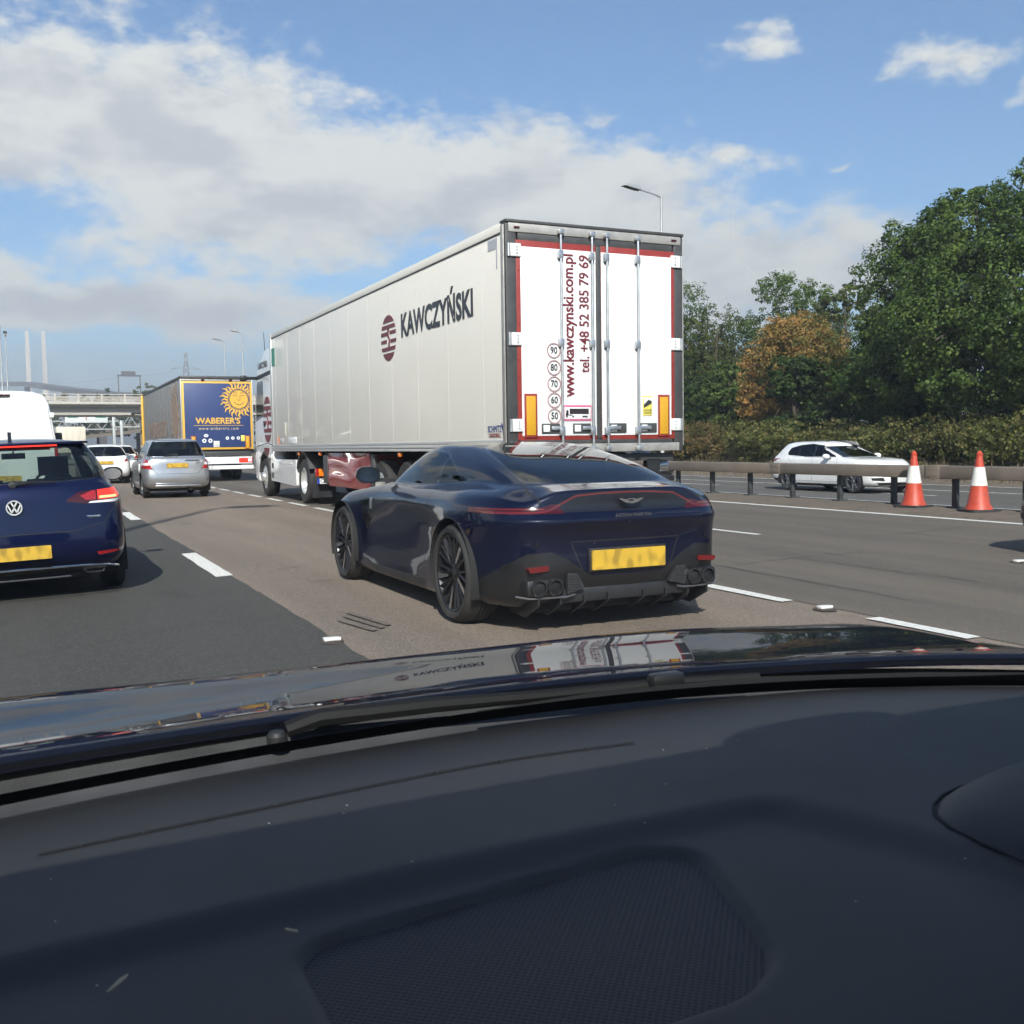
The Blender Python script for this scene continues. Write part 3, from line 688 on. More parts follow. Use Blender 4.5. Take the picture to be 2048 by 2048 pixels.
    B.cut(diff, 'y', 'diffuser', lambda c, n: c.y < .52 and n.y < .75)
    pl = [(-.33, .39), (.33, .39), (.42, .605), (-.42, .605)]
    B.line(pl, 'y', .008, 'panel_gap', low, over=['body'], closed=True)
    # panel gaps: door, bonnet, boot
    door = [(2.72, .22), (2.86, .50), (2.89, .70), (2.80, .915)]
    B.line(door, 'x', .010, 'panel_gap', lambda c, n: abs(c.x) > .6, over=['body'])
    B.line([(1.52, .955), (1.44, .80), (1.47, .55), (1.60, .30), (1.66, .225), (2.72, .215)], 'x', .010, 'panel_gap', lambda c, n: abs(c.x) > .6, over=['body'])
    for s_ in (1, -1): B.line([(s_*.585, .975), (s_*.62, .93), (s_*.625, .86)], 'y', .010, 'panel_gap', lambda c, n: c.y < .75, over=['body'])
    B.line([(1.60, .765), (1.745, .765), (1.745, .805), (1.60, .805)], 'x', .005, 'panel_gap', lambda c, n: abs(c.x) > .6, over=['body'], closed=True)
    # side vent behind the front wheel
    B.cut([(2.93, .80), (3.20, .76), (3.13, .62), (2.99, .50), (2.90, .62)], 'x', 'side_vent', lambda c, n: abs(c.x) > .6)
    B.cut([(2.92, .80), (2.99, .795), (2.97, .70), (2.905, .70)], 'x', 'vent_badge', lambda c, n: abs(c.x) > .6)
    B.cut([(1.55, .14), (2.95, .14), (2.95, .225), (1.55, .235)], 'x', 'sill', lambda c, n: abs(c.x) > .6)
    mt = {k: navy for k in ('body',)}
    mt.update(window_trim=GLOSS_BLACK, side_window=glass('coupe_glass', (.09, .10, .11)), rear_window_trim=GLOSS_BLACK, rear_window=glass('coupe_rear_glass', (.10, .12, .13)), windscreen=CAR_GLASS, tail_panel=mat('tail_panel_black', (.010, .010, .014), .28, coat=.3),
              tail_lamp=DARK_RED_LENS, light_blade=mat('red_blade', (.105, .006, .006), .15, coat=1), tail_lamp_strip=mat('lamp_strip', (.12, .006, .006), .2, coat=1), diffuser=mat('diffuser_black', (.012, .012, .013), .32, var=.2), panel_gap=UNDER, side_vent=GLOSS_BLACK, vent_badge=ALLOY, sill=BLACK_PLASTIC)
    o = B.split(root, mt, sides=('side_window', 'window_trim', 'tail_lamp', 'tail_lamp_strip', 'side_vent', 'sill', 'vent_badge'))
    dif = o[('diffuser', 0)]; tp = o[('tail_panel', 0)]; body = o[('body', 0)]
    # exhaust bays: dark recesses with two pipes each, reflector, mesh panel
    MESHM = mat('perforated_mesh', (.010, .010, .010), .5)
    for s_ in (-1, 1):
        m = MB(); m.box(s_*.46, s_*.745, .10, .36, .255, .375, .03); m.build('exhaust_bay', MESHM, dif)
        for px in (.545, .66):
            m = MB(); m.lathe([(.050, .30), (.054, .0), (.057, -.035), (.054, -.045), (.046, -.045), (.044, 0), (.044, .15)], 'y', (s_*px, .125, .318), 28)
            p_ = m.build('exhaust_pipe', DARK_METAL, dif)
            m = MB(); m.lathe([(0, .14), (.044, .14)], 'y', (s_*px, .125, .318), 20); m.build('pipe_inside', UNDER, p_)
        m = MB(); m.prism(bezel([(s_*.585, .425), (s_*.72, .417), (s_*.735, .450), (s_*.585, .460)], .01), 'y', .100, .15); m.build('reflector', mat('dull_red_reflector', (.12, .008, .009), .2, coat=.6), dif)
        m = MB()   # perforated panel: a plate with rows of small studs
        m.prism([(s_*.33, .30), (s_*.46, .27), (s_*.46, .405), (s_*.39, .40)], 'y', .078, .11); g = m.build('grille', mat('grille_plate', (.03, .03, .032), .4), dif)
        m = MB()
        for i in range(7):
            for j in range(6):
                x = .355+.016*i+.008*(j % 2); z = .295+.018*j
                if z < .28+(x-.33)*.9+.02 and x < .455 or x > .37 and x < .457: m.prism(circle(s_*x, z, .0055, 6), 'y', .074, .080)
        m.build('grille_holes', UNDER, dif)
        m = MB(); m.tube([(s_*.40, .09, .262), (s_*.47, .085, .250), (s_*.72, .115, .250), (s_*.79, .18, .262)], .007, 6); m.build('bay_trim', mat('satin_trim', (.35, .35, .36), .3, metal=.9), dif)
        m = MB(); m.lathe([(0, -.006), (.012, -.006), (.013, 0)], 'y', (s_*.66, .13, .60), 12); m.build('parking_sensor', GLOSS_BLACK, body)
        for k, fx in enumerate((.14, .32, .50, .66)):
            m = MB(); m.prism([(.10, .25), (.55, .24), (.55, .11), (.30, .10), (.10, .20)], 'x', s_*fx-.006, s_*fx+.006); m.build('diffuser_fin', BLACK_PLASTIC, dif)
    m = MB(); m.box(-.50, .50, .12, .5, .20, .30, .02); m.build('diffuser_floor', BLACK_PLASTIC, dif)
    m = MB(); m.box(-.62, .62, .26, 4.2, .13, .20, .02); m.box(-.62, .62, 1.3, 3.1, .13, .42, .05); m.box(-.42, .42, .5, 1.4, .2, .6, .05); m.build('underbody', UNDER, root)
    # plate in its recess
    m = MB(); m.prism(bezel([(-.285, .415), (.285, .415), (.285, .545), (-.285, .545)], .008), 'y', .058, .09); pl_ = m.build('number_plate', PLATE_YELLOW, root)
    m = MB(); m.box(-.30, .30, .07, .12, .402, .558, .004); m.build('plate_holder', BLACK_PLASTIC, pl_)
    # winged badge: two stacked feathered wings in polished metal with a dark bar between
    bz = .868
    m = MB()
    for s_ in (-1, 1):
        m.prism([(s_*.018, bz+.004), (s_*.095, bz+.016), (s_*.082, bz+.004), (s_*.060, bz-.008), (s_*.035, bz-.017), (s_*.018, bz-.019)], 'y', .028, .05)
    m.prism([(-.02, bz-.021), (.02, bz-.021), (.022, bz-.004), (-.022, bz-.004)], 'y', .027, .05)
    m.prism([(-.02, bz+.006), (.02, bz+.006), (.03, bz+.012), (-.03, bz+.012)], 'y', .027, .05)
    bd = m.build('winged_badge', CHROME, tp)
    lettering('lettering', 'ASTON MARTIN', .034, CHROME, root, (0, .008, .772), depth=.004, spacing=1.15)
    # wheels, arches
    wm = wheel_meshes(.352, .27, .274, 10, face=mat('satin_black_alloy', (.035, .035, .038), .3, metal=.7), style='y')
    spots = [(s_*.825, y, .352) for s_ in (-1, 1) for y in (RA, FA)]
    put_wheels(root, spots, wm)
    for w_ in [c for c in root.children if c.name.split('.')[0] == 'wheel']:      # machined faces on the spokes
        m = MB()
        for k in range(5):
            a = 2*math.pi*(k+.5)/5*1.0+.3
            p = Vector((-.108, .09*math.cos(a), .09*math.sin(a))); q = Vector((-.122, .258*math.cos(a+.10), .258*math.sin(a+.10))); tg = Vector((0, -math.sin(a), math.cos(a)))
            m.add([p-tg*.006, p+tg*.014, q+tg*.030, q-tg*.010], [(0, 1, 2, 3)])
        m.build('spoke_facing', mat('machined_alloy', (.75, .75, .76), .25, metal=1), w_, fix=False)
    arch_liners(root, [(s_*.86, y, .352) for s_ in (-1, 1) for y in (RA, FA)], .392, .36)
    mirror_pair(root, .78, 2.66, 1.005, GLOSS_BLACK, .10, .21, .145, .11, mat('dark_mirror_glass', (.16, .17, .19), .05, metal=1))
    # cabin
    m = MB(); m.box(-.70, .70, 1.25, 3.0, .30, .42, .03)
    for x in (-.36, .36): seat(m, x, 1.72, .40, .50, .52)
    m.box(-.66, .66, 2.55, 2.95, .55, .86, .06); m.box(-.12, .12, 1.5, 2.7, .35, .62, .04); m.box(-.62, .62, .75, 1.45, .55, .80, .05)
    m.build('cabin', CABIN, root)
    m = MB(); steering_wheel(m, .36, 2.36, .80); m.build('steering_wheel', BLACK_PLASTIC, root)
    m = MB(); m.tube([(-.09, 2.33, 1.17), (.09, 2.33, 1.17)], .028, 8); m.bar((0, 2.36, 1.2), (0, 2.33, 1.17), .015); m.build('interior_mirror', BLACK_PLASTIC, root)
    tag(root, 'midnight blue sports coupe with quad exhausts and yellow plate, in the next lane', 'sports car')
    return root
# ------------------------------------------------------------------ hatchbacks from one set of proportions
def hatch_body(P):
    L, W, H = P['L'], P['W']/2, P['H']; ra, fa, wr = P['ra'], P['fa'], P['wr']
    bz, rz_, hz = P['belt'], P['rearwin'], P['hood']           # window base, rear window base, bonnet height at the cowl
    ya, yr = P['cowl'], P['rooffront']; ye, zr = P['roofrear'], P['rearz']
    tl = P.get('tumble', .74); hd = P.get('hdr', .115)
    ym = (ra+fa)/2
    Y0 = [.0, .015, .07, .30, ra, ym-.55, ym, fa-.65, fa, L-.30, L-.10, L-.02, L]
    X0 = [0, .50*W, .86*W, .975*W, W, .985*W, .985*W, .985*W, W, .93*W, .74*W, .40*W, 0]
    def ring(xs, ys, zs): return [(a, b, c) for a, b, c in zip(xs, ys, zs)]
    def X(k, rk=None, fk=None):
        rk = k if rk is None else rk; fk = k if fk is None else fk
        q = [rk]*4+[k]*5+[fk]*4; return [x*a for x, a in zip(X0, q)]
    def Y(rs, fs): return [y+rs for y in Y0[:3]]+[Y0[3]+rs*.6]+Y0[4:9]+[Y0[9]-fs*.8]+[y-fs for y in Y0[10:]]
    nz = P.get('nose', .62); rb = P.get('tailbulge', .03)
    rings = [
      ring(X(.86, .84, .84), Y(.20, .18), [.24]*4+[.17]*5+[.19]*4),
      ring(X(.955, .95, .96), Y(.08, .05), [.30]*4+[.21]*5+[.24]*4),
      ring(X(.99, 1., 1.), Y(.0, .0), [.46]*4+[.36]*5+[.40]*4),
      ring(X(.985, 1., 1.), Y(rb*.3, .01), [.60]*4+[.55]*5+[.52]*4),
      ring(X(1., .995, .985), Y(rb, .06), [.72]*4+[.70, .70, .70, .70, .68]+[.64, nz, nz, nz]),
      ring(X(.985, .975, .95), Y(rb+.02, .14), [bz-.07]*4+[bz-.08, bz-.09, bz-.10, bz-.11, bz-.14]+[.74, nz+.09, nz+.09, nz+.10]),
      ring([x*k for x, k in zip(X0, [.93, .93, .93, .94, .945, .945, .945, .94, .90, .84, .80, .78, .78])], [y+rb+.05 for y in Y0[:3]]+[.33, ra, ym-.55, ym, fa-.66, fa-.15, L-.62, L-.46, L-.42, L-.41], [rz_-.03]*3+[bz-.01, bz-.01, bz-.02, bz-.025, bz-.03, bz-.05, hz-.07, hz-.08, hz-.08, hz-.08]),
      ring([x*k for x, k in zip(X0, [.91, .91, .905, .905, .90, .905, .91, .90, .82, .76, .72, .72, .72])], [y+rb+.07 for y in Y0[:3]]+[.36, ra, ym-.55, ym, fa-.68, ya+.02, ya+.08, ya+.16, ya+.20, ya+.21], [rz_, rz_, rz_+.005, bz+.02, bz+.02, bz+.01, bz+.0, bz-.005, hz-.015, hz-.012, hz-.010, hz-.01, hz-.01]),
    ]
    h0 = rz_+.02
    def lerp(a, b, t): return a+(b-a)*t
    def green(t, bulge):
        ys = [lerp(.10+rb, ye, t), lerp(.11+rb, ye+.01, t), lerp(.16+rb, ye+.04, t), lerp(.42, ye+.12, t), lerp(ra+.02, ye+.34, t), lerp(ym-.55, ym-.50, t), lerp(ym, ym, t), lerp(fa-.72, yr-.22, t), lerp(ya-.08, yr-.10, t), lerp(ya-.01, yr-.05, t), lerp(ya+.06, yr-.02, t), lerp(ya+.10, yr, t), lerp(ya+.11, yr, t)]
        k = lerp(1, tl, t)+bulge
        xs = [0, .47*W*lerp(.93, tl*1.03, t), .80*W*lerp(.95, tl*1.03, t), .885*W*k, .895*W*k, .90*W*k, .905*W*k, .885*W*k, .80*W*lerp(1, .80, t), .71*W*lerp(1, .80, t), .54*W*lerp(1, .82, t), .29*W*lerp(1, .85, t), 0]
        zt = H-.055
        zs = [lerp(h0, zr, t), lerp(h0, zr, t), lerp(h0, zr-.005, t), lerp(bz+.04, zr-.01, t), lerp(bz+.035, H-.085, t), lerp(bz+.03, zt-.015, t), lerp(bz+.02, zt-.012, t), lerp(bz+.015, H-.105, t), lerp(hz, H-hd-.01, t), lerp(hz, H-hd-.007, t), lerp(hz, H-hd-.003, t), lerp(hz, H-hd-.001, t), lerp(hz, H-hd, t)]
        return ring(xs, ys, zs)
    rings += [green(0, 0), green(.5, .025), green(1, 0)]
    top = green(1, 0); yc_ = .45*ye+.55*yr
    rings.append([(x*.86, lerp(y, yc_, .12), lerp(z, H, .42)) for x, y, z in top])
    rings.append([(x*.48, lerp(y, yc_, .34), lerp(z, H, .74)) for x, y, z in top])
    rings.append([(0, lerp(y, yc_, .48), lerp(z, H, .86)) for x, y, z in top])
    B = Body(rings, P.get('rsub', [2, 2, 2, 2, 2, 3, 2, 2, 4, 4, 3, 2, 2]), P.get('csub', [4, 4, 4, 4, 5, 5, 6, 6, 5, 4, 4, 4]), rcrease=(8, 10))
    return B
def hatchback(name, loc, rz, P, body, label, cat='car', group=None, glassm=CAR_GLASS, detail=True):
    root = empty(name, loc, rz)
    L, W, H = P['L'], P['W']/2, P['H']; ra, fa, wr = P['ra'], P['fa'], P['wr']; bz = P['belt']; rwz = P['rearwin']; hz = P['hood']; ye, zr = P['roofrear'], P['rearz']; ya, yr = P['cowl'], P['rooffront']
    B = hatch_body(P); ym = (ra+fa)/2; mid = ra+.0
    for y in (ra, fa): B.cut(circle(y, wr, wr+.045, 28), 'x', delete=True, filt=lambda c, n: abs(c.x) > .5*W and c.z < .95)
    sideup = lambda c, n: abs(c.x) > .5*W and c.z > bz-.03 and abs(n.x) > .3
    kr, kf = P.get('wr0', .30), P.get('wf0', 0)
    wl = P.get('side_win') or [(ra-.30, bz+.10), (ra-.05, bz+.055), (ym, bz+.045), (fa-.78, bz+.045), (yr+.02, H-.20), (yr-.30, H-.13), (ym-.3, H-.105), (ra+.15, H-.14), (ye+.40, H-.20)]
    def grow(p, g):
        c = Vector((sum(q[0] for q in p)/len(p), sum(q[1] for q in p)/len(p)))
        return [tuple(Vector(q)+(Vector(q)-c).normalized()*g) for q in p]
    B.cut(grow(wl, .02), 'x', 'window_trim', sideup); B.cut(wl, 'x', 'side_window', sideup)
    pb = P.get('bpillar', ym-.05)
    B.line([(pb, bz), (pb-.04, H)], 'x', .09, 'window_trim', sideup, over=['side_window']); pc = P.get('cpillar', ra+.12)
    B.line([(pc, bz), (pc-.08, H)], 'x', .05, 'window_trim', sideup, over=['side_window'])
    back = lambda c, n: c.y < ye+.4 and n.y < -.25 and c.z > rwz-.1
    rw = P.get('rear_win') or bezel([(-.80*W, rwz+.05), (-.4*W, rwz+.02), (.4*W, rwz+.02), (.80*W, rwz+.05), (.60*W, zr-.035), (.3*W, zr-.025), (-.3*W, zr-.025), (-.60*W, zr-.035)], .05)
    B.cut(grow(rw, .028), 'y', 'rear_window_trim', back); B.cut(rw, 'y', 'rear_window', back)
    ws = bezel([(-.76*W, ya-.02), (-.4*W, ya+.09), (.4*W, ya+.09), (.76*W, ya-.02), (.60*W, yr-.10), (.3*W, yr-.04), (-.3*W, yr-.04), (-.60*W, yr-.10)], .05)
    B.cut(ws, 'z', 'windscreen', lambda c, n: hz-.04 < c.z < H-P.get('hdr', .115)+.006 and n.y > .15)
    for nm, poly, wrap in P.get('rear_cuts', ()):
        f = (lambda c, n: c.y < .62 and n.y < .75) if wrap else (lambda c, n: c.y < .5 and n.y < .2)
        B.cut(poly, 'y', nm, f)
        if nm.split('#')[0] in ('tail_lamp', 'tail_lamp_white', 'tail_lamp_lit', 'reflector', 'tail_lamp_inner', 'tail_lamp_dark') : B.cut([(-a, b) for a, b in poly], 'y', nm, f)
    for nm, poly in P.get('front_cuts', ()):
        f = lambda c, n: c.y > L-.75 and n.y > -.5
        B.cut(poly, 'y', nm, f); 
        if nm in ('headlamp', 'fog_lamp', 'air_intake'): B.cut([(-a, b) for a, b in poly], 'y', nm, f)
    if detail:
        sd = lambda c, n: abs(c.x) > .6*W and abs(n.x) > .3
        for ln in ([(fa-.62, .30), (fa-.55, .62), (fa-.66, bz)], [(pb, .30), (pb+.01, .62), (pb, bz)], [(ra+.36, .30), (ra+.42, .52), (ra+.30, .72), (ra+.02, bz)], [(ra+.36, .30), (fa-.62, .30)]):
            B.line(ln, 'x', .008, 'panel_gap', sd, over=['body'])
        tg = P.get('tailgate') or [(-.84*W, rwz), (-.86*W, .80), (-.62*W, .66), (.62*W, .66), (.86*W, .80), (.84*W, rwz)]
        B.line(tg, 'y', .008, 'panel_gap', lambda c, n: c.y < .5 and n.y < -.1, over=['body'])
        for s_ in (1, -1):
            B.line([(s_*.72*W, ya+.02), (s_*.80*W, fa), (s_*.62*W, L-.25)], 'z', .008, 'panel_gap', lambda c, n: n.z > .3 and c.y > ya, over=['body'])
    B.cut([(ra+.4, .1), (fa-.4, .1), (fa-.4, .235), (ra+.4, .235)], 'x', 'sill', lambda c, n: abs(c.x) > .6*W)
    mt = dict(body=body, window_trim=GLOSS_BLACK, side_window=glassm, rear_window_trim=GLOSS_BLACK, rear_window=P.get('rear_glass', glassm), windscreen=CAR_GLASS, panel_gap=UNDER, sill=BLACK_PLASTIC,
              tail_lamp=RED_LENS, tail_lamp_white=WHITE_LENS, tail_lamp_lit=LIT_HOT, tail_lamp_inner=LIT_RED, tail_lamp_dark=DARK_RED_LENS, reflector=RED_LENS, headlamp=WHITE_LENS, grille=GLOSS_BLACK, air_intake=BLACK_PLASTIC, fog_lamp=WHITE_LENS, rear_skirt=BLACK_PLASTIC, front_skirt=BLACK_PLASTIC, chrome_strip=CHROME, plate_recess=body)
    o = B.split(root, mt, sides=('side_window', 'window_trim', 'tail_lamp', 'tail_lamp_white', 'tail_lamp_lit', 'tail_lamp_inner', 'tail_lamp_dark', 'reflector', 'headlamp', 'sill', 'fog_lamp', 'air_intake'))
    wm = P['wheels']; ww = .215
    put_wheels(root, [(s_*(W-.115), y, wr) for s_ in (-1, 1) for y in (ra, fa)], wm)
    arch_liners(root, [(s_*(W-.10), y, wr) for s_ in (-1, 1) for y in (ra, fa)], wr+.05, .30)
    mirror_pair(root, W*.90, P.get('mirror_y', fa-.80), bz+P.get('mirror_dz', .06), P.get('mirror', body), .06, .21, .15, .11)
    m = MB(); m.box(-.66*W, .66*W, .25, L-.35, .17, .30, .03); m.box(-.95*W+.1, .95*W-.1, ra+wr+.1, fa-wr-.1, .17, .36, .03); m.build('underbody', UNDER, root)
    m = MB()
    for x in (-.40*W, .40*W): seat(m, x, fa-1.45, .42, .50, .60)
    m.box(-.70*W, .70*W, ra+.25, ra+.75, .40, .60, .05); m.prism(bezel([(ra+.20, .45), (ra+.36, .45), (ra+.22, P.get('rearseat', .95)), (ra+.08, P.get('rearseat', .95))], .04), 'x', -.70*W, .70*W)
    for x in (-.42*W, .42*W): m.box(x-.12, x+.12, ra+.05, ra+.15, P.get('rearseat', .95)+.0, P.get('rearseat', .95)+.13, .04)
    m.box(-.80*W, .80*W, fa-.95, fa-.45, .55, bz-.03, .06); m.box(-.10, .10, fa-1.5, fa-.7, .35, .62, .04); m.box(-.75*W, .75*W, .25, ra+.2, .40, .60, .03)
    m.build('cabin', CABIN, root)
    m = MB(); steering_wheel(m, .40*W, fa-1.02, bz-.03); m.build('steering_wheel', BLACK_PLASTIC, root)
    m = MB(); m.tube([(-.11, yr-.16, H-.17), (.11, yr-.16, H-.17)], .03, 8); m.bar((0, yr-.08, H-.08), (0, yr-.16, H-.15), .015); m.build('interior_mirror', BLACK_PLASTIC, root)
    for q in P.get('extras', ()): q(root, o, B)
    if P.get('plate', True):
        pz = P.get('plate_z', .56); py = P.get('plate_y', -.006)
        m = MB(); m.prism(bezel([(-.26, pz-.056), (.26, pz-.056), (.26, pz+.056), (-.26, pz+.056)], .008), 'y', py-.004, py+.014); m.build('number_plate', PLATE_YELLOW, root)
    tag(root, label, cat, group)
    return root
def rear_wiper(x0, x1, y, z0, z1):
    def f(root, o, B):
        m = MB(); m.tube([(x0, y, z0), ((x0+x1)/2, y-.02, (z0+z1)/2+.012), (x1, y, z1)], [.016, .011, .007], 6); m.lathe([(0, -.03), (.03, -.025), (.034, .02)], 'y', (x0, y, z0), 12); m.build('rear_wiper', BLACK_PLASTIC, root)
    return f
def shark_fin(y, z, h=.07, m_=GLOSS_BLACK):
    def f(root, o, B):
        m = MB(); m.prism([(y-.09, z-.02), (y+.08, z-.02), (y-.03, z+h), (y-.07, z+h)], 'x', -.015, .015); m.build('roof_aerial', m_, root)
    return f
# ------------------------------------------------------------------ the cars in the traffic
WM_A = wheel_meshes(.315, .205, .215, 5, style='s', face=ALLOY)
WM_B = wheel_meshes(.300, .185, .195, 7, style='s', face=mat('silver_wheel_trim', (.30, .30, .31), .35, metal=.7))
WM_C = wheel_meshes(.325, .215, .232, 5, style='y', face=mat('grey_alloy', (.22, .22, .23), .3, metal=.9))
def mirror_poly(p): return [(-a, b) for a, b in p]

def blue_hatchback():
    W = .895; BRIGHT = mat('bright_emblem', (.80, .80, .80), .25, metal=.35)
    def emblem(root, o, B):
        m = MB(); m.lathe([(.052, -.006), (.056, -.014), (.062, -.014), (.064, 0), (.064, .01)], 'y', (0, .012, .83), 32); e = m.build('round_emblem', BRIGHT, root)
        m = MB(); m.lathe([(0, -.004), (.053, -.006)], 'y', (0, .012, .83), 24); m.build('emblem_disc', GLOSS_BLACK, e)
        m = MB()
        def stroke(a, b): m.bar((a[0], .002, .83+a[1]), (b[0], .002, .83+b[1]), .012, .008, up=(0, 1, 0))
        stroke((-.022, .047), (0, .006)); stroke((.022, .047), (0, .006))
        stroke((-.046, .022), (-.020, -.040)); stroke((-.020, -.040), (0, .0)); stroke((0, .0), (.020, -.040)); stroke((.020, -.040), (.046, .022))
        m.build('emblem_strokes', BRIGHT, e)
        m = MB(); m.box(.52, .67, .045, .06, .705, .725, .003); b = m.build('trim_badge', CHROME, root)
        lettering('lettering', 'BLUEMOTION', .016, UNDER, b, (.595, .044, .715), depth=.001)
    def skirt(root, o, B):
        m = MB(); m.tube([(-.70, .07, .285), (-.5, .012, .300), (0, -.004, .303), (.5, .012, .300), (.70, .07, .285), (.80, .20, .255)], .010, 6); m.build('chrome_trim', CHROME, root)
        m = MB(); m.tube([(-.40, .03, .215), (0, .02, .215), (.40, .03, .215)], .007, 6); m.build('lower_trim', mat('satin_trim', (.35, .35, .36), .3, metal=.9), root)
        for s_ in (-1, 1):
            m = MB(); m.tube([(s_*.50, .03, .272), (s_*.68, .065, .266), (s_*.66, .06, .232), (s_*.53, .035, .232), (s_*.50, .03, .272)], .008, 6); m.build('exhaust_trim', DARK_METAL, root)
        m = MB(); m.tube([(-.36, .34, 1.372), (.36, .34, 1.372)], .001, 4)
        m = MB(); m.prism(bezel([(-.37, 1.338), (.37, 1.338), (.37, 1.350), (-.37, 1.350)], .006), 'y', .215, .26); m.build('high_brake_lamp', LIT_RED, root)
        m = MB(); m.box(-.62, .62, .225, .44, 1.352, 1.374, .008); m.build('roof_spoiler', P['paint'], root)
    lampA = [(.40, .855), (.50, .93), (.86, .965), (.88, .90), (.865, .845), (.80, .828), (.56, .83)]
    P = dict(L=4.26, W=1.79, H=1.425, ra=.80, fa=3.42, wr=.315, belt=.955, rearwin=1.0, hood=.96, cowl=3.05, rooffront=2.30, roofrear=.25, rearz=1.355, wheels=WM_A, tumble=.76, tailbulge=.02,
             paint=paint('blue_paint', (.0034, .0068, .036), .30, .32), rear_glass=glass('hatch_rear_glass', (.62, .70, .66)), mirror=GLOSS_BLACK,
             rear_win=bezel([(-.74, 1.055), (-.4, 1.035), (.4, 1.035), (.74, 1.055), (.60, 1.318), (.3, 1.325), (-.3, 1.325), (-.60, 1.318)], .06),
             rear_cuts=[('rear_skirt', [(-.92, .1), (.92, .1), (.92, .20), (.80, .255), (.66, .30), (-.66, .30), (-.80, .255), (-.92, .20)], True),
                        ('tail_lamp_dark', lampA, True), ('tail_lamp_white', [(.58, .832), (.80, .830), (.865, .847), (.865, .857), (.60, .846)], True), ('tail_lamp', [(.52, .90), (.62, .938), (.645, .938), (.645, .86), (.56, .86)], True),
                        ('tail_lamp_inner', [(.66, .942), (.82, .955), (.845, .89), (.845, .865), (.66, .858)], True), ('tail_lamp_lit', [(.675, .888), (.815, .892), (.825, .872), (.675, .868)], True), ('reflector', [(.64, .375), (.82, .392), (.82, .414), (.62, .405)], True)],
             tailgate=[(-.83, 1.0), (-.80, .80), (-.70, .66), (-.45, .60), (.45, .60), (.70, .66), (.80, .80), (.83, 1.0)], plate_z=.44, plate_y=-.008,
             extras=[emblem, skirt, rear_wiper(0, -.34, .115, 1.03, 1.05), shark_fin(.62, 1.405, .07)])
    P['extras'][2] = rear_wiper(.0, .33, .10, 1.02, 1.03)
    o = hatchback('hatchback_car', (-.10, 9.50, -.056), 0, P, P['paint'], 'bright blue hatchback with lit brake lamps, close ahead at the left edge', glassm=DARK_GLASS)
    o.rotation_euler = (0, R(-1.7), 0)
    return o
def silver_hatchback():
    lamp = [(.60, .735), (.835, .76), (.835, .90), (.80, 1.05), (.755, 1.09), (.74, 1.06), (.68, .90)]
    lamp2 = [(.66, .845), (.835, .835), (.835, .90), (.69, .905)]
    def extra(root, o, B):
        m = MB(); m.box(-.55, .55, -.012, .05, .30, .335, .01); m.build('bumper_trim', P['paint'], root)
        m = MB(); m.box(.18, .55, .03, .06, .955, .98, .004); lettering('lettering', 'JAZZ', .05, CHROME, root, (.50, .026, .90), depth=.002)
        m.build('trim_badge', CHROME, root)
        m = MB(); m.lathe([(.0, -.03), (.024, -.03), (.026, .15)], 'y', (.30, .1, .22), 14, True); m.build('exhaust_pipe', DARK_METAL, root)
    P = dict(L=3.83, W=1.68, H=1.53, ra=.66, fa=3.11, wr=.30, belt=.97, rearwin=1.02, hood=1.02, cowl=3.0, rooffront=2.15, roofrear=.30, rearz=1.455, wheels=WM_B, tumble=.74, tailbulge=.03, paint=paint('silver_paint', (.42, .43, .45), .75, .30),
             rear_glass=DARK_GLASS, rear_win=bezel([(-.70, 1.07), (.70, 1.07), (.56, 1.425), (-.56, 1.425)], .06),
             rear_cuts=[('tail_lamp', lamp, True), ('tail_lamp_white', lamp2, True), ('rear_skirt', [(-.9, .1), (.9, .1), (.9, .22), (-.9, .22)], True)],
             tailgate=[(-.66, 1.06), (-.58, .72), (-.50, .62), (.50, .62), (.58, .72), (.66, 1.06)], plate_z=.83, plate_y=.02, extras=[extra, rear_wiper(0, .28, .17, 1.075, 1.06)])
    P['extras'][1] = rear_wiper(.0, -.30, .135, 1.10, 1.06)
    return hatchback('hatchback_car', (3.42, 27.0, 0), 0, P, P['paint'], 'silver hatchback with tall red and white tail lamps in the middle lane', glassm=DARK_GLASS)
def small_white(loc, kind, label):
    lamp = [(.62, .80), (.86, .84), (.84, 1.02), (.74, .96)]
    P = dict(L=4.1, W=1.76, H=1.47+.03*kind, ra=.75, fa=3.32, wr=.31, belt=.96, rearwin=1.0, hood=.97, cowl=3.0, rooffront=2.25, roofrear=.32, rearz=1.38+.03*kind, wheels=WM_B, tumble=.74, csub=[2, 2, 2, 3, 3, 3, 3, 3, 3, 2, 2, 2], rsub=[1, 1, 1, 1, 1, 2, 1, 1, 2, 2, 2, 1, 1],
             rear_cuts=[('tail_lamp', lamp, True), ('rear_skirt', [(-.9, .1), (.9, .1), (.9, .26+.1*kind), (-.9, .26+.1*kind)], True)], plate_z=.78-.2*kind, plate_y=-.0, rear_glass=DARK_GLASS)
    return hatchback('hatchback_car', loc, 0, P, WHITE_PAINT, label, detail=False, glassm=DARK_GLASS)
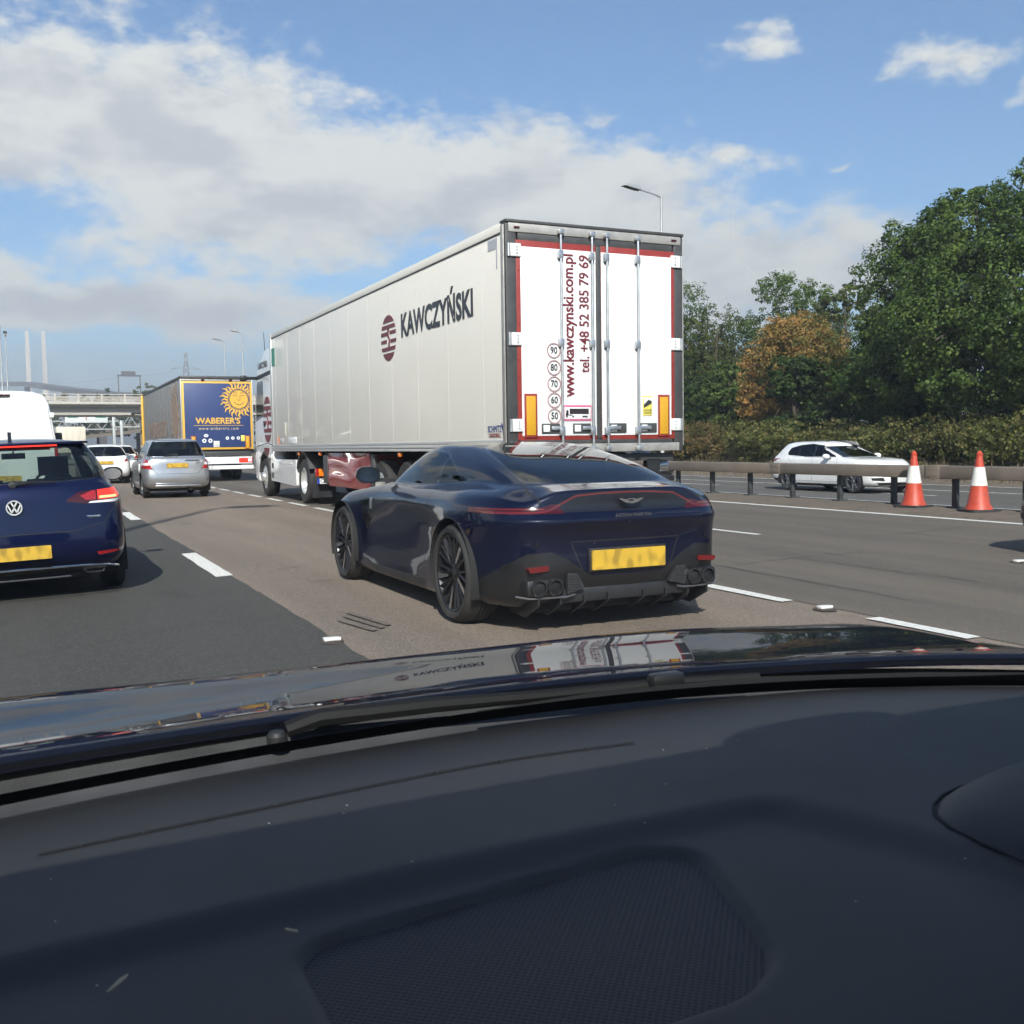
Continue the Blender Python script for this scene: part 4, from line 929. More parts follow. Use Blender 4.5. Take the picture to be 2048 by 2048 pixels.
def oncoming(loc, body, label, name='hatchback_car', H=1.47, W=1.80, rz=math.pi, detail=True, mirror=None, belt=.97):
    L = 4.42
    head = [(.46, .64), (.86, .70), (.86, .77), (.70, .765), (.50, .70)]
    P = dict(L=L, W=W, H=H, ra=.86, fa=3.56, wr=.325, belt=belt, rearwin=1.02, hood=.99, cowl=3.02, rooffront=2.15, roofrear=.42, rearz=1.35, wheels=WM_C, tumble=.70, nose=.60, tailbulge=.05, hdr=.17, mirror_y=2.60, mirror_dz=.04,
             rear_cuts=[('tail_lamp', [(.5, .86), (.86, .86), (.86, .95), (.5, .93)], True), ('rear_skirt', [(-.95, .1), (.95, .1), (.95, .35), (-.95, .35)], True)],
             front_cuts=[('headlamp', head), ('grille', [(-.42, .46), (.42, .46), (.50, .63), (-.50, .63)]), ('air_intake', [(.50, .34), (.80, .36), (.82, .43), (.56, .44)]), ('front_skirt', [(-.6, .22), (.6, .22), (.72, .30), (-.72, .30)])],
             side_win=[(.78, belt+.13), (.86, belt+.075), (1.6, belt+.05), (2.80, belt+.03), (2.60, H-.31), (2.15, H-.15), (1.65, H-.115), (1.2, H-.14), (.84, H-.215)], plate=False, mirror=mirror or body, cpillar=1.28, bpillar=1.92)
    r = hatchback(name, loc, rz, P, body, label, glassm=DARK_GLASS, detail=detail)
    m = MB(); m.prism(bezel([(-.26, .40), (.26, .40), (.26, .51), (-.26, .51)], .008), 'y', L-.01, L+.008); m.build('number_plate', mat('white_number_plate', (.75, .75, .72), .4), r)
    return r
def white_van():
    root = empty('panel_van', (-.40, 23.6, -.05), 0); H = 2.56
    white = WHITE_PAINT
    sec = [(.90, .45), (.985, .62), (.99, 1.0), (.975, 1.35), (.90, 1.9), (.83, 2.32), (.74, 2.47), (.55, 2.535), (.25, 2.555)]
    prof = [(x, z) for x, z in sec]+[(-x, z) for x, z in reversed(sec)]
    m = MB(); n = len(prof)
    st = [(.0, .93, -.05), (.03, .985, -.012), (.10, 1.0, 0), (3.6, 1.0, 0), (4.3, .97, -.03), (4.75, .90, -.35), (5.1, .88, -1.0), (5.6, .86, -1.35), (5.85, .78, -1.5)]
    vs = []
    for y, k, dz in st:
        for x, z in prof: vs.append((x*k, y, max(.35, min(z, H+dz) if dz < -.1 else z+dz*(z > 2.2))))
    fs = [(i*n+a, i*n+(a+1) % n, (i+1)*n+(a+1) % n, (i+1)*n+a) for i in range(len(st)-1) for a in range(n)]+[tuple(range(n)), tuple(range((len(st)-1)*n, len(st)*n))[::-1]]
    m.add(vs, fs); m.build('body', white, root, 30)
    for s_ in (-1, 1):
        m = MB(); m.prism(bezel([(s_*.02, .60), (s_*.93, .62), (s_*.90, 1.5), (s_*.80, 2.25), (s_*.70, 2.36), (s_*.02, 2.40)], .05), 'y', -.018, .03); d = m.build('rear_door', white, root)
        m = MB(); m.prism(bezel([(s_*.12, 1.40), (s_*.80, 1.40), (s_*.70, 1.98), (s_*.12, 2.0)], .05), 'y', -.022, -.016); m.build('pressing', white, d)
        m = MB(); m.prism([(s_*.90, .95), (s_*.985, .95), (s_*.975, 1.35), (s_*.90, 1.35)], 'y', -.012, .06); m.build('tail_lamp', RED_LENS, root)
        for z in (.9, 2.0):
            q = MB(); q.box(s_*.84, s_*.93, -.03, .0, z, z+.10, .008); q.build('hinge', white, root)
        m = MB(); m.box(s_*1.0, s_*1.2, 4.55, 4.7, 1.35, 1.75, .03); m.build('door_mirror', BLACK_PLASTIC, root)
    m = MB(); m.box(-.11, .11, -.03, .02, 2.445, 2.475, .005); m.build('high_brake_lamp', DARK_RED_LENS, root)
    m = MB(); m.tube([(-.25, -.02, 2.42), (.1, -.022, 2.425)], .008, 6); m.build('rain_gutter', BLACK_PLASTIC, root)
    m = MB(); m.box(-.95, .95, -.06, .12, .42, .58, .03); m.build('rear_bumper', BLACK_PLASTIC, root)
    put_wheels(root, [(s_*.88, y, .345) for s_ in (-1, 1) for y in (1.2, 4.9)], wheel_meshes(.345, .22, .21, 8, style='s', face=STEEL))
    m = MB(); m.prism(bezel([(-.26, .68), (.26, .68), (.26, .79), (-.26, .79)], .008), 'y', -.03, -.015); m.build('number_plate', PLATE_YELLOW, root)
    tag(root, 'tall white panel van in front of the blue hatchback', 'van'); return root
# ------------------------------------------------------------------ articulated lorries
WHITE_PANEL = mat('white_trailer_panel', (.75, .715, .645), .50, coat=.15, var=.012, vscale=.4, dirt=.03)
DOOR_WHITE = mat('white_door_panel', (.80, .80, .79), .3, coat=.2)
FRAME_GREY = mat('frame_grey', (.055, .055, .055), .5, var=.2)
PALE_FRAME = mat('pale_frame', (.42, .40, .37), .45, metal=.4, var=.15)
RED_STRIP = mat('red_strip', (.26, .034, .028), .4, var=.1)
PRINT_RED = mat('dark_red_print', (.155, .022, .030), .4)
PRINT_GREY = mat('charcoal_print', (.035, .037, .040), .4)
LORRY_TYRE = wheel_meshes(.50, .30, .29, 10, style='s', face=mat('steel_wheel', (.62, .62, .60), .35, metal=.6, var=.1))
def lorry_wheel(parent, x, y, front=False):
    w_ = link('wheel', LORRY_TYRE[0], parent, (x, y, .50)); w_.rotation_euler = (0, 0, 0 if x < 0 else math.pi)
    m = MB(); d = -.16 if front else .02
    m.lathe([(.295, -.135), (.275, -.145), (.255, -.12), (.245, d+.02), (.20, d), (.13, d-.01), (.12, d-.05), (.07, d-.09), (0, d-.09)], 'x', n=28)
    for k in range(10):
        a = 2*math.pi*k/10; m.lathe([(0, d-.022), (.014, d-.022), (.014, d+.01)], 'x', (0, .165*math.cos(a), .165*math.sin(a)), 6)
    m.build('rim', mat('steel_wheel', (.62, .62, .60), .35, metal=.6, var=.1), w_)
    return w_
def fit_text(name, txt, mt_, parent, loc, rot, length, height, offset=0., depth=.002, shear=0.):
    me = text_mesh(txt, 1.0, mt_, depth, offset=offset, shear=shear)
    co = np.array([v.co for v in me.vertices]); lo, hi = co.min(0), co.max(0)
    for v in me.vertices: v.co.x = (v.co.x-(lo[0]+hi[0])/2)*length/(hi[0]-lo[0]); v.co.z = (v.co.z-(lo[2]+hi[2])/2)*height/(hi[2]-lo[2])
    o = link(name, me, parent, loc); o.rotation_euler = rot; return o
def ring_shape(m, cx, cz, r0, r1, y0, y1, n=28):
    m.lathe([(r0, y1), (r0, y0), (r1, y0), (r1, y1)], 'y', (cx, 0, cz), n)
def tractor(root, y0, paintm, body_label=None, logo=True, dz=0.):
    """cab-over tractor unit, its back wall at local y0"""
    m = MB(); prof = [(y0, .95), (y0, 3.55), (y0+.15, 3.72), (y0+.75, 3.70), (y0+1.75, 3.28), (y0+1.95, 2.95), (y0+2.22, 1.75), (y0+2.30, 1.1), (y0+2.28, .42), (y0+1.82, .36), (y0+1.75, .95)]
    m.prism(prof, 'x', -1.24, 1.24)
    bm = bmesh.new(); me = bpy.data.meshes.new('tmp'); me.from_pydata(m.v, [], m.f); bm.from_mesh(me); bpy.data.meshes.remove(me)
    bmesh.ops.recalc_face_normals(bm, faces=bm.faces[:]); bmesh.ops.bevel(bm, geom=bm.edges[:], offset=.06, segments=3, profile=.6, affect='EDGES')
    B = Body.wrap(bm); sd = lambda c, n: abs(c.x) > 1.1
    B.cut(circle(y0+1.08, .50, .66, 32), 'x', delete=True, filt=sd)
    win = bezel([(y0+1.08, 2.10), (y0+1.98, 1.98), (y0+1.90, 2.45), (y0+1.76, 2.88), (y0+1.08, 2.90)], .05)
    B.cut([(y, z) for y, z in bezel([(y0+1.03, 2.05), (y0+2.04, 1.92), (y0+1.95, 2.47), (y0+1.80, 2.95), (y0+1.03, 2.95)], .05)], 'x', 'window_trim', sd); B.cut(win, 'x', 'side_window', sd)
    B.line([(y0+.88, 1.32), (y0+.88, 3.05), (y0+1.80, 3.02)], 'x', .014, 'panel_gap', sd, over=['body']); B.line([(y0+.0, 1.30), (y0+.75, 1.36), (y0+1.75, 1.30), (y0+2.28, 1.22)], 'x', .02, 'panel_gap', sd, over=['body'])
    B.cut([(y0, 3.05), (y0+1.93, 3.0), (y0+1.86, 3.11), (y0, 3.16)], 'x', 'sun_band', sd)
    B.cut(bezel([(-1.05, 2.0), (1.05, 2.0), (1.0, 2.9), (-1.0, 2.9)], .06), 'y', 'windscreen', lambda c, n: n.y > .5)
    B.cut([(-1.0, .62), (1.0, .62), (1.05, 1.65), (-1.05, 1.65)], 'y', 'front_grille', lambda c, n: n.y > .5)
    mt = dict(body=paintm, window_trim=GLOSS_BLACK, side_window=DARK_GLASS, panel_gap=UNDER, sun_band=BLACK_PLASTIC, windscreen=DARK_GLASS, front_grille=BLACK_PLASTIC)
    o = B.split(root, mt, sides=('side_window', 'window_trim', 'sun_band'), flat=True)
    cab = o[('body', 0)]; cab.name = 'cab'
    for k, q in o.items():
        if q is not cab: q.parent = cab
    m = MB(); m.box(-1.1, 1.1, y0+.1, y0+2.1, 1.0, 1.2); m.box(-1.1, 1.1, y0+.05, y0+.12, 1.2, 3.4); m.build('cab_inside', CABIN, cab)
    for s_ in (-1, 1):
        m = MB(); m.prism(bezel([(s_*1.02, 1.15), (s_*1.24, 1.15), (s_*1.24, 3.86), (s_*1.14, 3.92), (s_*1.10, 3.80)], .03), 'y', y0-.42, y0+.06); m.build('air_deflector', paintm, cab)
        m = MB(); m.prism(bezel([(y0-2.30, .36), (y0-.05, .42), (y0+.30, .42), (y0+.34, .92), (y0+.22, 1.18), (y0+.02, 1.18), (y0-.05, .96), (y0-2.30, .96)], .05), 'x', s_*1.0, s_*1.25); sk = m.build('side_skirt', paintm if logo else paintm, cab)
        for zz in (.50, .74):
            m = MB(); m.prism(bezel([(y0+.02, zz), (y0+.20, zz), (y0+.20, zz+.13), (y0+.02, zz+.13)], .02), 'x', s_*1.22, s_*1.256); m.build('step', BLACK_PLASTIC, sk)
        m = MB(); m.prism(bezel([(y0-1.9, .86), (y0-.6, .86), (y0-.6, .89), (y0-1.9, .89)], .012), 'x', s_*1.24, s_*1.262); m.build('skirt_crease', paintm, sk)
        n = 18; m = MB()
        for (yy, rr, a0, a1, wd, nm) in ((y0+1.08, .60, 10, 170, .36, 'wheel_arch'), (y0-2.95, .60, 25, 155, .5, 'mudguard')):
            m = MB(); vs = []
            for k in range(n+1):
                a = R(a0+(a1-a0)*k/n)
                for r_ in (rr, rr+.055):
                    for xx in (s_*(1.255), s_*(1.255-wd)): vs.append((xx, yy+r_*math.cos(a), .50+r_*math.sin(a)))
            m.add(vs, [(4*k+a, 4*k+b, 4*(k+1)+b, 4*(k+1)+a) for k in range(n) for a, b in ((0, 1), (1, 3), (3, 2), (2, 0))]); m.build(nm, FRAME_GREY, cab)
        m = MB(); m.box(s_*1.22, s_*1.62, y0+1.78, y0+1.90, 3.02, 3.10, .02); m.box(s_*1.50, s_*1.66, y0+1.70, y0+1.92, 2.98, 3.12, .03); m.build('mirror_camera', BLACK_PLASTIC, cab)
        m = MB(); m.prism(bezel([(y0-.02+.93, 1.78), (y0+1.03, 1.78), (y0+1.02, 1.92), (y0+.93, 1.92)], .03), 'x', s_*1.235, s_*1.262); m.build('door_handle', BLACK_PLASTIC, cab)
        # rear lamp cluster and mud flap behind the drive wheel
        m = MB(); m.box(s_*.92, s_*1.22, y0-3.95, y0-3.86, .62, .78, .015); lc = m.build('tail_lamp', AMBER, cab)
        m = MB(); m.box(s_*1.16, s_*1.225, y0-3.96, y0-3.85, .615, .785, .012); m.build('lamp_end', RED_LENS, lc)
        m = MB(); m.prism([(s_*.78, .16), (s_*1.24, .16), (s_*1.20, .46), (s_*.80, .46)], 'y', y0-3.70, y0-3.68); m.build('mud_flap', BLACK_PLASTIC, cab)
    m = MB(); m.prism([(-1.18, .46), (-.72, .46), (-.72, .57), (-1.18, .57)], 'y', y0-3.90, y0-3.885); pl = m.build('number_plate', mat('white_number_plate', (.75, .75, .72), .4), cab)
    m = MB(); m.prism([(-1.18, .46), (-1.13, .46), (-1.13, .57), (-1.18, .57)], 'y', y0-3.905, y0-3.89); m.build('plate_band', mat('plate_blue', (.01, .04, .35), .4), pl)
    lettering('lettering', 'CN', .12, UNDER, pl, (-1.03, y0-3.903, .515), depth=.001)
    m = MB(); m.box(-.42, .42, y0-4.0, y0+1.9, .62, .90, .02); m.box(-.9, .9, y0-3.4, y0-2.5, .75, .98, .02); m.box(-1.0, 1.0, y0-.6, y0-.2, .9, 1.3, .03); m.build('chassis', UNDER, cab)
    for s_ in (-1, 1):
        lorry_wheel(root, s_*1.09, y0+1.08, True)
        lorry_wheel(root, s_*1.09, y0-2.95)
    m = MB(); m.tube([(-1.1, y0+1.3, 3.5), (-1.12, y0+1.35, 4.2)], .008, 5); m.build('aerial', BLACK_PLASTIC, cab)
    return cab
def trailer_running_gear(root, body, yb, axles, tail):
    m = MB()
    for x in (-.55, .55): m.box(x-.07, x+.07, .35, 12.6, .92, 1.12, .01)
    for y in axles: m.box(-.95, .95, y-.07, y+.07, .43, .57, .02)
    for y in (3.0, 6.4, 9.0, 11.6): m.box(-1.2, 1.2, y-.05, y+.05, 1.02, 1.15)
    m.build('chassis', UNDER, body)
    for y in axles:
        for s_ in (-1, 1): lorry_wheel(root, s_*1.10, y)
    m = MB()
    for s_ in (-1, 1): m.box(s_*.68, s_*.80, 10.2, 10.34, .25, 1.1, .01); m.box(s_*.62, s_*.86, 10.1, 10.44, .22, .26)
    m.build('landing_leg', FRAME_GREY, body)
def roundel(parent, x, z, txt, r=.105):
    m = MB(); ring_shape(m, x, z, r*.84, r, -.024, -.018); o = m.build('speed_roundel', mat('red_grey_ring', (.42, .27, .27), .4), parent)
    lettering('lettering', txt, r*1.22, PRINT_GREY, o, (x, -.021, z), depth=.001, xs=.85, offset=.0015)
    return o
def board(parent, x, z, w_=.18, h=.55):
    m = MB(); m.box(x-w_/2, x+w_/2, -.026, -.016, z-h/2, z+h/2, .003); o = m.build('marker_board', RED_STRIP, parent)
    m = MB(); m.box(x-w_/2+.025, x+w_/2-.025, -.030, -.020, z-h/2+.03, z+h/2-.03, .002); m.build('reflector', mat('amber_reflector', (.60, .32, .02), .35), o)
def oval_logo(m, k=1.0):
    """striped roundel: caps and split bars with notches, drawn in (u, v) about its centre"""
    r = .37*k
    def seg(v0, v1, u0=None, u1=None):
        n = 10; L_, R_ = [], []
        for i in range(n+1):
            v = v0+(v1-v0)*i/n; h = math.sqrt(max(0, r*r-(v*k)**2)) if abs(v*k) < r else 0
            h *= 1.03
            a = max(-h, u0*k) if u0 is not None else -h; b = min(h, u1*k) if u1 is not None else h
            L_.append((a, v*k)); R_.append((b, v*k))
        return R_+L_[::-1]
    return [seg(.255, .368), seg(-.368, -.245), seg(.155, .215), seg(-.205, -.145), seg(.045, .105, None, -.06), seg(-.075, -.02, None, -.09), seg(.055, .11, .06, None), seg(-.085, -.03, .10, None),
            [(a*k, b*k) for a, b in ((-.05, .155), (.05, .155), (.0, .06), (.07, -.03), (.05, -.15), (-.03, -.15), (.02, -.03), (-.07, .05))]]
def white_lorry():
    root = empty('articulated_lorry', (6.72, 11.5, 0))
    # trailer box
    m = MB(); m.box(-1.30, 1.30, .10, 13.55, 1.17, 3.985, .02); body = m.build('trailer_body', WHITE_PANEL, root)
    for y in [k*1.23+.75 for k in range(11)]:
        for s_ in (-1,):
            m = MB(); m.box(s_*1.299, s_*1.3015, y-.003, y+.003, 1.32, 3.86); m.build('panel_seam', mat('pale_seam', (.70, .67, .61), .5), body)
    m = MB(); m.box(-1.312, -1.296, .12, 13.56, 3.875, 3.99, .004); m.box(1.296, 1.312, .12, 13.56, 3.875, 3.99, .004); m.build('roof_rail', WHITE_PANEL, body)
    m = MB(); m.box(-1.306, -1.298, .12, 13.55, 3.855, 3.872); m.build('rail_shadow_gap', FRAME_GREY, body)
    for z0, z1, dx in ((1.255, 1.31, .012), (1.20, 1.255, .022), (1.15, 1.20, .015)):
        for s_ in (-1, 1):
            m = MB(); m.box(s_*1.29, s_*(1.30+dx), .12, 13.56, z0+.004, z1-.004, .006); m.build('bottom_rail', mat('anodised_rail', (.62, .62, .60), .35, metal=.5), body)
    m = MB(); m.box(-1.318, -1.28, 13.40, 13.57, 1.17, 3.99, .015); m.build('corner_post', mat('anodised_rail', (.62, .62, .60), .35, metal=.5), body)
    # rear frame
    m = MB(); m.box(-1.31, -1.165, .0, .14, 1.12, 4.0, .012); m.box(1.165, 1.31, .0, .14, 1.12, 4.0, .012); m.box(-1.14, 1.14, .0, .14, 3.76, 3.86, .008); m.box(-1.14, 1.14, .0, .14, 1.24, 1.30, .008); m.build('rear_frame', FRAME_GREY, body)
    m = MB(); m.box(-1.27, 1.27, -.012, .02, 3.86, 3.97, .008); m.box(-1.24, 1.24, -.012, .02, 1.13, 1.24, .008); m.build('header_panel', PALE_FRAME, body)
    m = MB(); m.box(-1.315, 1.315, -.02, .16, 3.975, 4.012, .008); m.build('roof_edge', FRAME_GREY, body)
    for s_ in (-1, 1):
        m = MB(); m.box(s_*1.318, s_*1.335, .02, .10, 1.2, 3.95, .006); m.build('frame_edge', PALE_FRAME, body)
        m = MB(); m.box(s_*.035, s_*1.172, -.004, .06, 1.29, 3.77, .006); door = m.build('rear_door', RED_STRIP, body)
        m = MB(); m.box(s_*.04, s_*1.115, -.012, .0, 1.345, 3.69, .006); m.build('door_panel', DOOR_WHITE, body)
        for x in ((.56, .11) if s_ < 0 else (.11, .58)):
            xx = s_*x
            m = MB(); m.tube([(xx, -.045, 1.16), (xx, -.045, 3.93)], .017, 10); rod = m.build('lock_rod', STEEL, body)
            for z in (1.40, 2.52, 3.62): m = MB(); m.box(xx-.045, xx+.03, -.062, -.01, z-.05, z+.05, .006); m.build('rod_bracket', STEEL, rod)
            for z in (1.17, 3.90): m = MB(); m.box(xx-.04, xx+.04, -.07, -.008, z-.03, z+.03, .008); m.build('rod_cam', STEEL, rod)
            hx = xx+(-.16 if s_ < 0 else .16)
            m = MB(); m.box(hx-.13, hx+.13, -.03, -.012, 1.375, 1.50, .008); hb = m.build('handle_box', FRAME_GREY, rod)
            m = MB(); m.box(hx-.11, hx-.02, -.034, -.026, 1.395, 1.48, .004); m.build('handle_window', DOOR_WHITE, hb)
            m = MB(); m.box(min(xx, hx)-.0, max(xx, hx)+.03, -.058, -.034, 1.415, 1.465, .008); m.build('handle_lever', STEEL, hb)
        for z in (3.64, 2.55, 1.48):
            m = MB(); m.box(s_*1.11, s_*1.255, -.030, .05, z-.08, z+.08, .01); hg = m.build('hinge', mat('white_hinge', (.72, .72, .70), .4), body)
            m = MB(); m.tube([(s_*1.275, -.012, z-.08), (s_*1.275, -.012, z+.08)], .018, 8)
            for dz in (-.04, 0, .04): m.lathe([(0, -.042), (.010, -.042), (.010, -.03)], 'y', (s_*1.17, .006, z+dz), 8)
            m.build('hinge_pin', STEEL, hg)
        board(body, s_*1.0 if s_ < 0 else .985, 1.60)
        m = MB(); m.box(s_*1.12, s_*1.2, -.02, -.005, 3.90, 3.93, .004); m.build('marker_lamp', DARK_RED_LENS, body)
    m = MB(); m.box(-.034, .034, -.016, .05, 1.30, 3.76, .01); m.build('door_seal', FRAME_GREY, body)
    for k in range(11):
        for s_ in (-1, 1):
            m = MB(); m.lathe([(0, -.012), (.012, -.010), (.014, -.002)], 'y', (s_*1.143, 0, 1.42+k*.22), 8); m.build('rivet', RED_STRIP, body)
    fit_text('lettering', 'www.kawczynski.com.pl', PRINT_RED, body, (-.425, -.016, 2.735), (0, -math.pi/2, 0), 1.80, .20, .022)
    fit_text('lettering', 'tel. +48 52 385 79 69', PRINT_RED, body, (-.22, -.016, 2.89), (0, -math.pi/2, 0), 1.49, .145, .016)
    for z, t in zip((2.42, 2.205, 2.0, 1.795, 1.595), ('90', '80', '70', '60', '50')): roundel(body, -.665, z, t, .098)
    m = MB(); m.box(-.535, -.125, -.020, -.011, 1.53, 1.735, .004); st = m.build('lorry_sticker', mat('pink_border', (.55, .16, .26), .4), body)
    m = MB(); m.box(-.52, -.14, -.023, -.018, 1.558, 1.705, .003); m.build('sticker_ground', DOOR_WHITE, st)
    m = MB(); m.box(-.45, -.17, -.026, -.021, 1.62, 1.69); m.prism(bezel([(-.51, 1.60), (-.465, 1.60), (-.465, 1.67), (-.495, 1.67)], .008), 'y', -.026, -.021)
    for x in (-.49, -.40, -.25, -.225, -.20): m.prism(circle(x, 1.588, .013, 10), 'y', -.026, -.021)
    m.box(-.46, -.41, -.026, -.021, 1.60, 1.612); m.build('lorry_symbol', mat('sticker_black', (.03, .02, .025), .4), st)
    m = MB(); m.box(.66, .80, -.020, -.011, 1.60, 1.86, .003); st = m.build('blind_spot_sticker', mat('sticker_yellow', (.72, .62, .12), .4), body)
    m = MB(); m.box(.67, .79, -.023, -.018, 1.76, 1.84); m.build('sticker_ground', DOOR_WHITE, st)
    m = MB(); m.prism([(.67, 1.70), (.79, 1.76), (.79, 1.79), (.74, 1.81), (.67, 1.74)], 'y', -.025, -.021); m.build('sticker_print', PRINT_GREY, st)
    lettering('lettering', 'ANGLES', .036, PRINT_GREY, st, (.73, -.0215, 1.668), depth=.001); lettering('lettering', 'MORTS', .036, PRINT_GREY, st, (.73, -.0215, 1.632), depth=.001)
    # name and emblem on the side wall
    SIDE = (0, 0, -math.pi/2)
    fit_text('lettering', 'KAWCZY\u0143SKI', PRINT_GREY, body, (-1.306, 2.49, 3.20), SIDE, 2.88, .50, .030)
    m = MB()
    for p in oval_logo(m): m.prism([(4.57-u, 3.01+v) for u, v in p], 'x', -1.307, -1.299)
    m.build('oval_emblem', PRINT_RED, body)
    m = MB(); m.box(-1.308, -1.299, 13.05, 13.50, 3.2, 3.62); m.build('green_sticker', mat('sticker_green', (.035, .22, .15), .4), body)
    lettering('lettering', 'SCHMITZ', .12, mat('print_blue', (.03, .06, .2), .4), body, (-1.305, .42, 1.44), SIDE, depth=.002, xs=.85)
    lettering('lettering', 'CARGOBULL', .07, PRINT_RED, body, (-1.305, .42, 1.36), SIDE, depth=.002, xs=.9)
    m = MB(); m.prism([(.16, 1.35), (.10, 1.35), (.11, 1.42), (.07, 1.46), (.10, 1.50), (.16, 1.48), (.21, 1.52), (.20, 1.46), (.17, 1.42)], 'x', -1.307, -1.299); m.build('elephant_mark', mat('print_blue', (.03, .06, .2), .4), body)
    for (a, b, z0, z1, mm, nm) in ((12.1, 12.22, 1.5, 1.82, mat('sticker_cream', (.70, .68, .55), .4), 'service_sticker'), (12.88, 12.96, 1.32, 1.5, AMBER, 'side_marker'), (12.4, 12.75, 1.36, 1.46, mat('sticker_grey', (.5, .5, .5), .4), 'type_sticker'), (11.1, 11.9, 1.33, 1.47, DOOR_WHITE, 'data_plate')):
        m = MB(); m.box(-1.307, -1.299, a, b, z0, z1, .002); m.build(nm, mm, body)
    m = MB(); m.box(-1.304, -1.300, .30, .55, 3.70, 3.83); m.box(-1.304, -1.300, .26, .30, 3.45, 3.83); m.build('corner_mark', mat('reflective_grey', (.45, .46, .48), .4), body)
    for y in (1.5, 4.2, 9.2, 11.0):
        m = MB(); m.box(-1.30, -1.25, y-.05, y+.05, 1.07, 1.13, .005); m.build('side_lamp', AMBER, body)
    # pallet box, side guards, running gear
    red = mat('red_plastic_box', (.27, .022, .026), .22, coat=.6, var=.08, vscale=1.5)
    m = MB(); n = 24; vs = []
    for i in range(n+1):
        for j in range(9):
            y = 5.90+2.80*i/n; z = .46+.66*j/8
            vs.append((-1.25+.012*math.sin(z*19+1.3*math.sin(y*2.1))*math.sin(y*1.7+.5)+.10*(max(0, .5-z)*2), y, z))
    m.add(vs, [(i*9+j, i*9+j+1, (i+1)*9+j+1, (i+1)*9+j) for i in range(n) for j in range(8)])
    m.box(-1.19, -.60, 5.92, 8.68, .48, 1.1, .02); bx = m.build('pallet_box', red, body)
    m = MB(); m.box(-1.27, -1.20, 8.70, 9.02, .50, 1.08, .02); m.box(-1.25, -1.18, 5.70, 5.88, .50, 1.1, .02); m.build('box_frame', FRAME_GREY, bx)
    trailer_running_gear(root, body, 0, (2.75, 4.06, 5.37), True)
    m = MB(); m.box(-1.22, 1.22, .10, .30, 1.0, 1.10, .01); m.build('tail_beam', FRAME_GREY, body)
    m = MB(); m.box(-1.20, 1.20, .05, .20, .72, .80, .01); m.box(-.45, .45, .08, .2, .8, 1.0, .02); m.box(-1.0, -.8, .1, .2, .8, 1.02); m.box(.8, 1.0, .1, .2, .8, 1.02); m.build('tail_frame', BLACK_PLASTIC, body)
    m = MB(); m.box(.50, 1.15, .0, .08, .60, .72, .008); m.box(-1.15, -.50, .0, .08, .60, .72, .008); m.build('light_bar', DOOR_WHITE, body)
    for s_ in (-1, 1):
        m = MB(); m.box(s_*.60, s_*1.20, -.02, .10, .44, .60, .02); l = m.build('tail_lamp', RED_LENS, body)
        m = MB(); m.lathe([(0, -.03), (.045, -.028), (.05, 0)], 'y', (s_*1.12, 0, .52), 16); m.build('lamp_lens', WHITE_LENS, l)
        m = MB(); m.lathe([(0, -.03), (.04, -.028), (.045, 0)], 'y', (s_*.98, 0, .53), 16); m.build('lamp_lens', mat('bright_red_lens', (.6, .03, .02), .15, coat=.6), l)
        for z in (1.04, .93):
            m = MB(); m.tube([(s_*.92, .35, z), (s_*1.28, .35, z)], .055, 12); m.build('air_tank', mat('tank_aluminium', (.55, .56, .57), .3, metal=.9), body)
    tractor(root, 13.75, WHITE_PAINT)
    cab = [c for c in root.children if c.name.startswith('cab')][0]
    m = MB()
    for p in oval_logo(m, 1.25):
        q = [(14.35-u, 1.95+v*1.25) for u, v in p]
        m.prism(q, 'x', -1.252, -1.236)
    m.build('oval_emblem', PRINT_RED, cab)
    m = MB(); m.prism([(14.55+.30*math.cos(R(a)), 1.24+.22*math.sin(R(a))) for a in range(180, 361, 20)], 'x', -1.252, -1.236); m.build('emblem_cap', PRINT_RED, cab)
    lettering('lettering', 'KAWCZY\u0143SKI', .22, PRINT_GREY, cab, (-1.25, 14.75, 3.33), SIDE, depth=.002, xs=.8)
    tag(root, 'white articulated lorry with a grey-lettered trailer side and red-edged rear doors', 'lorry')
    return root
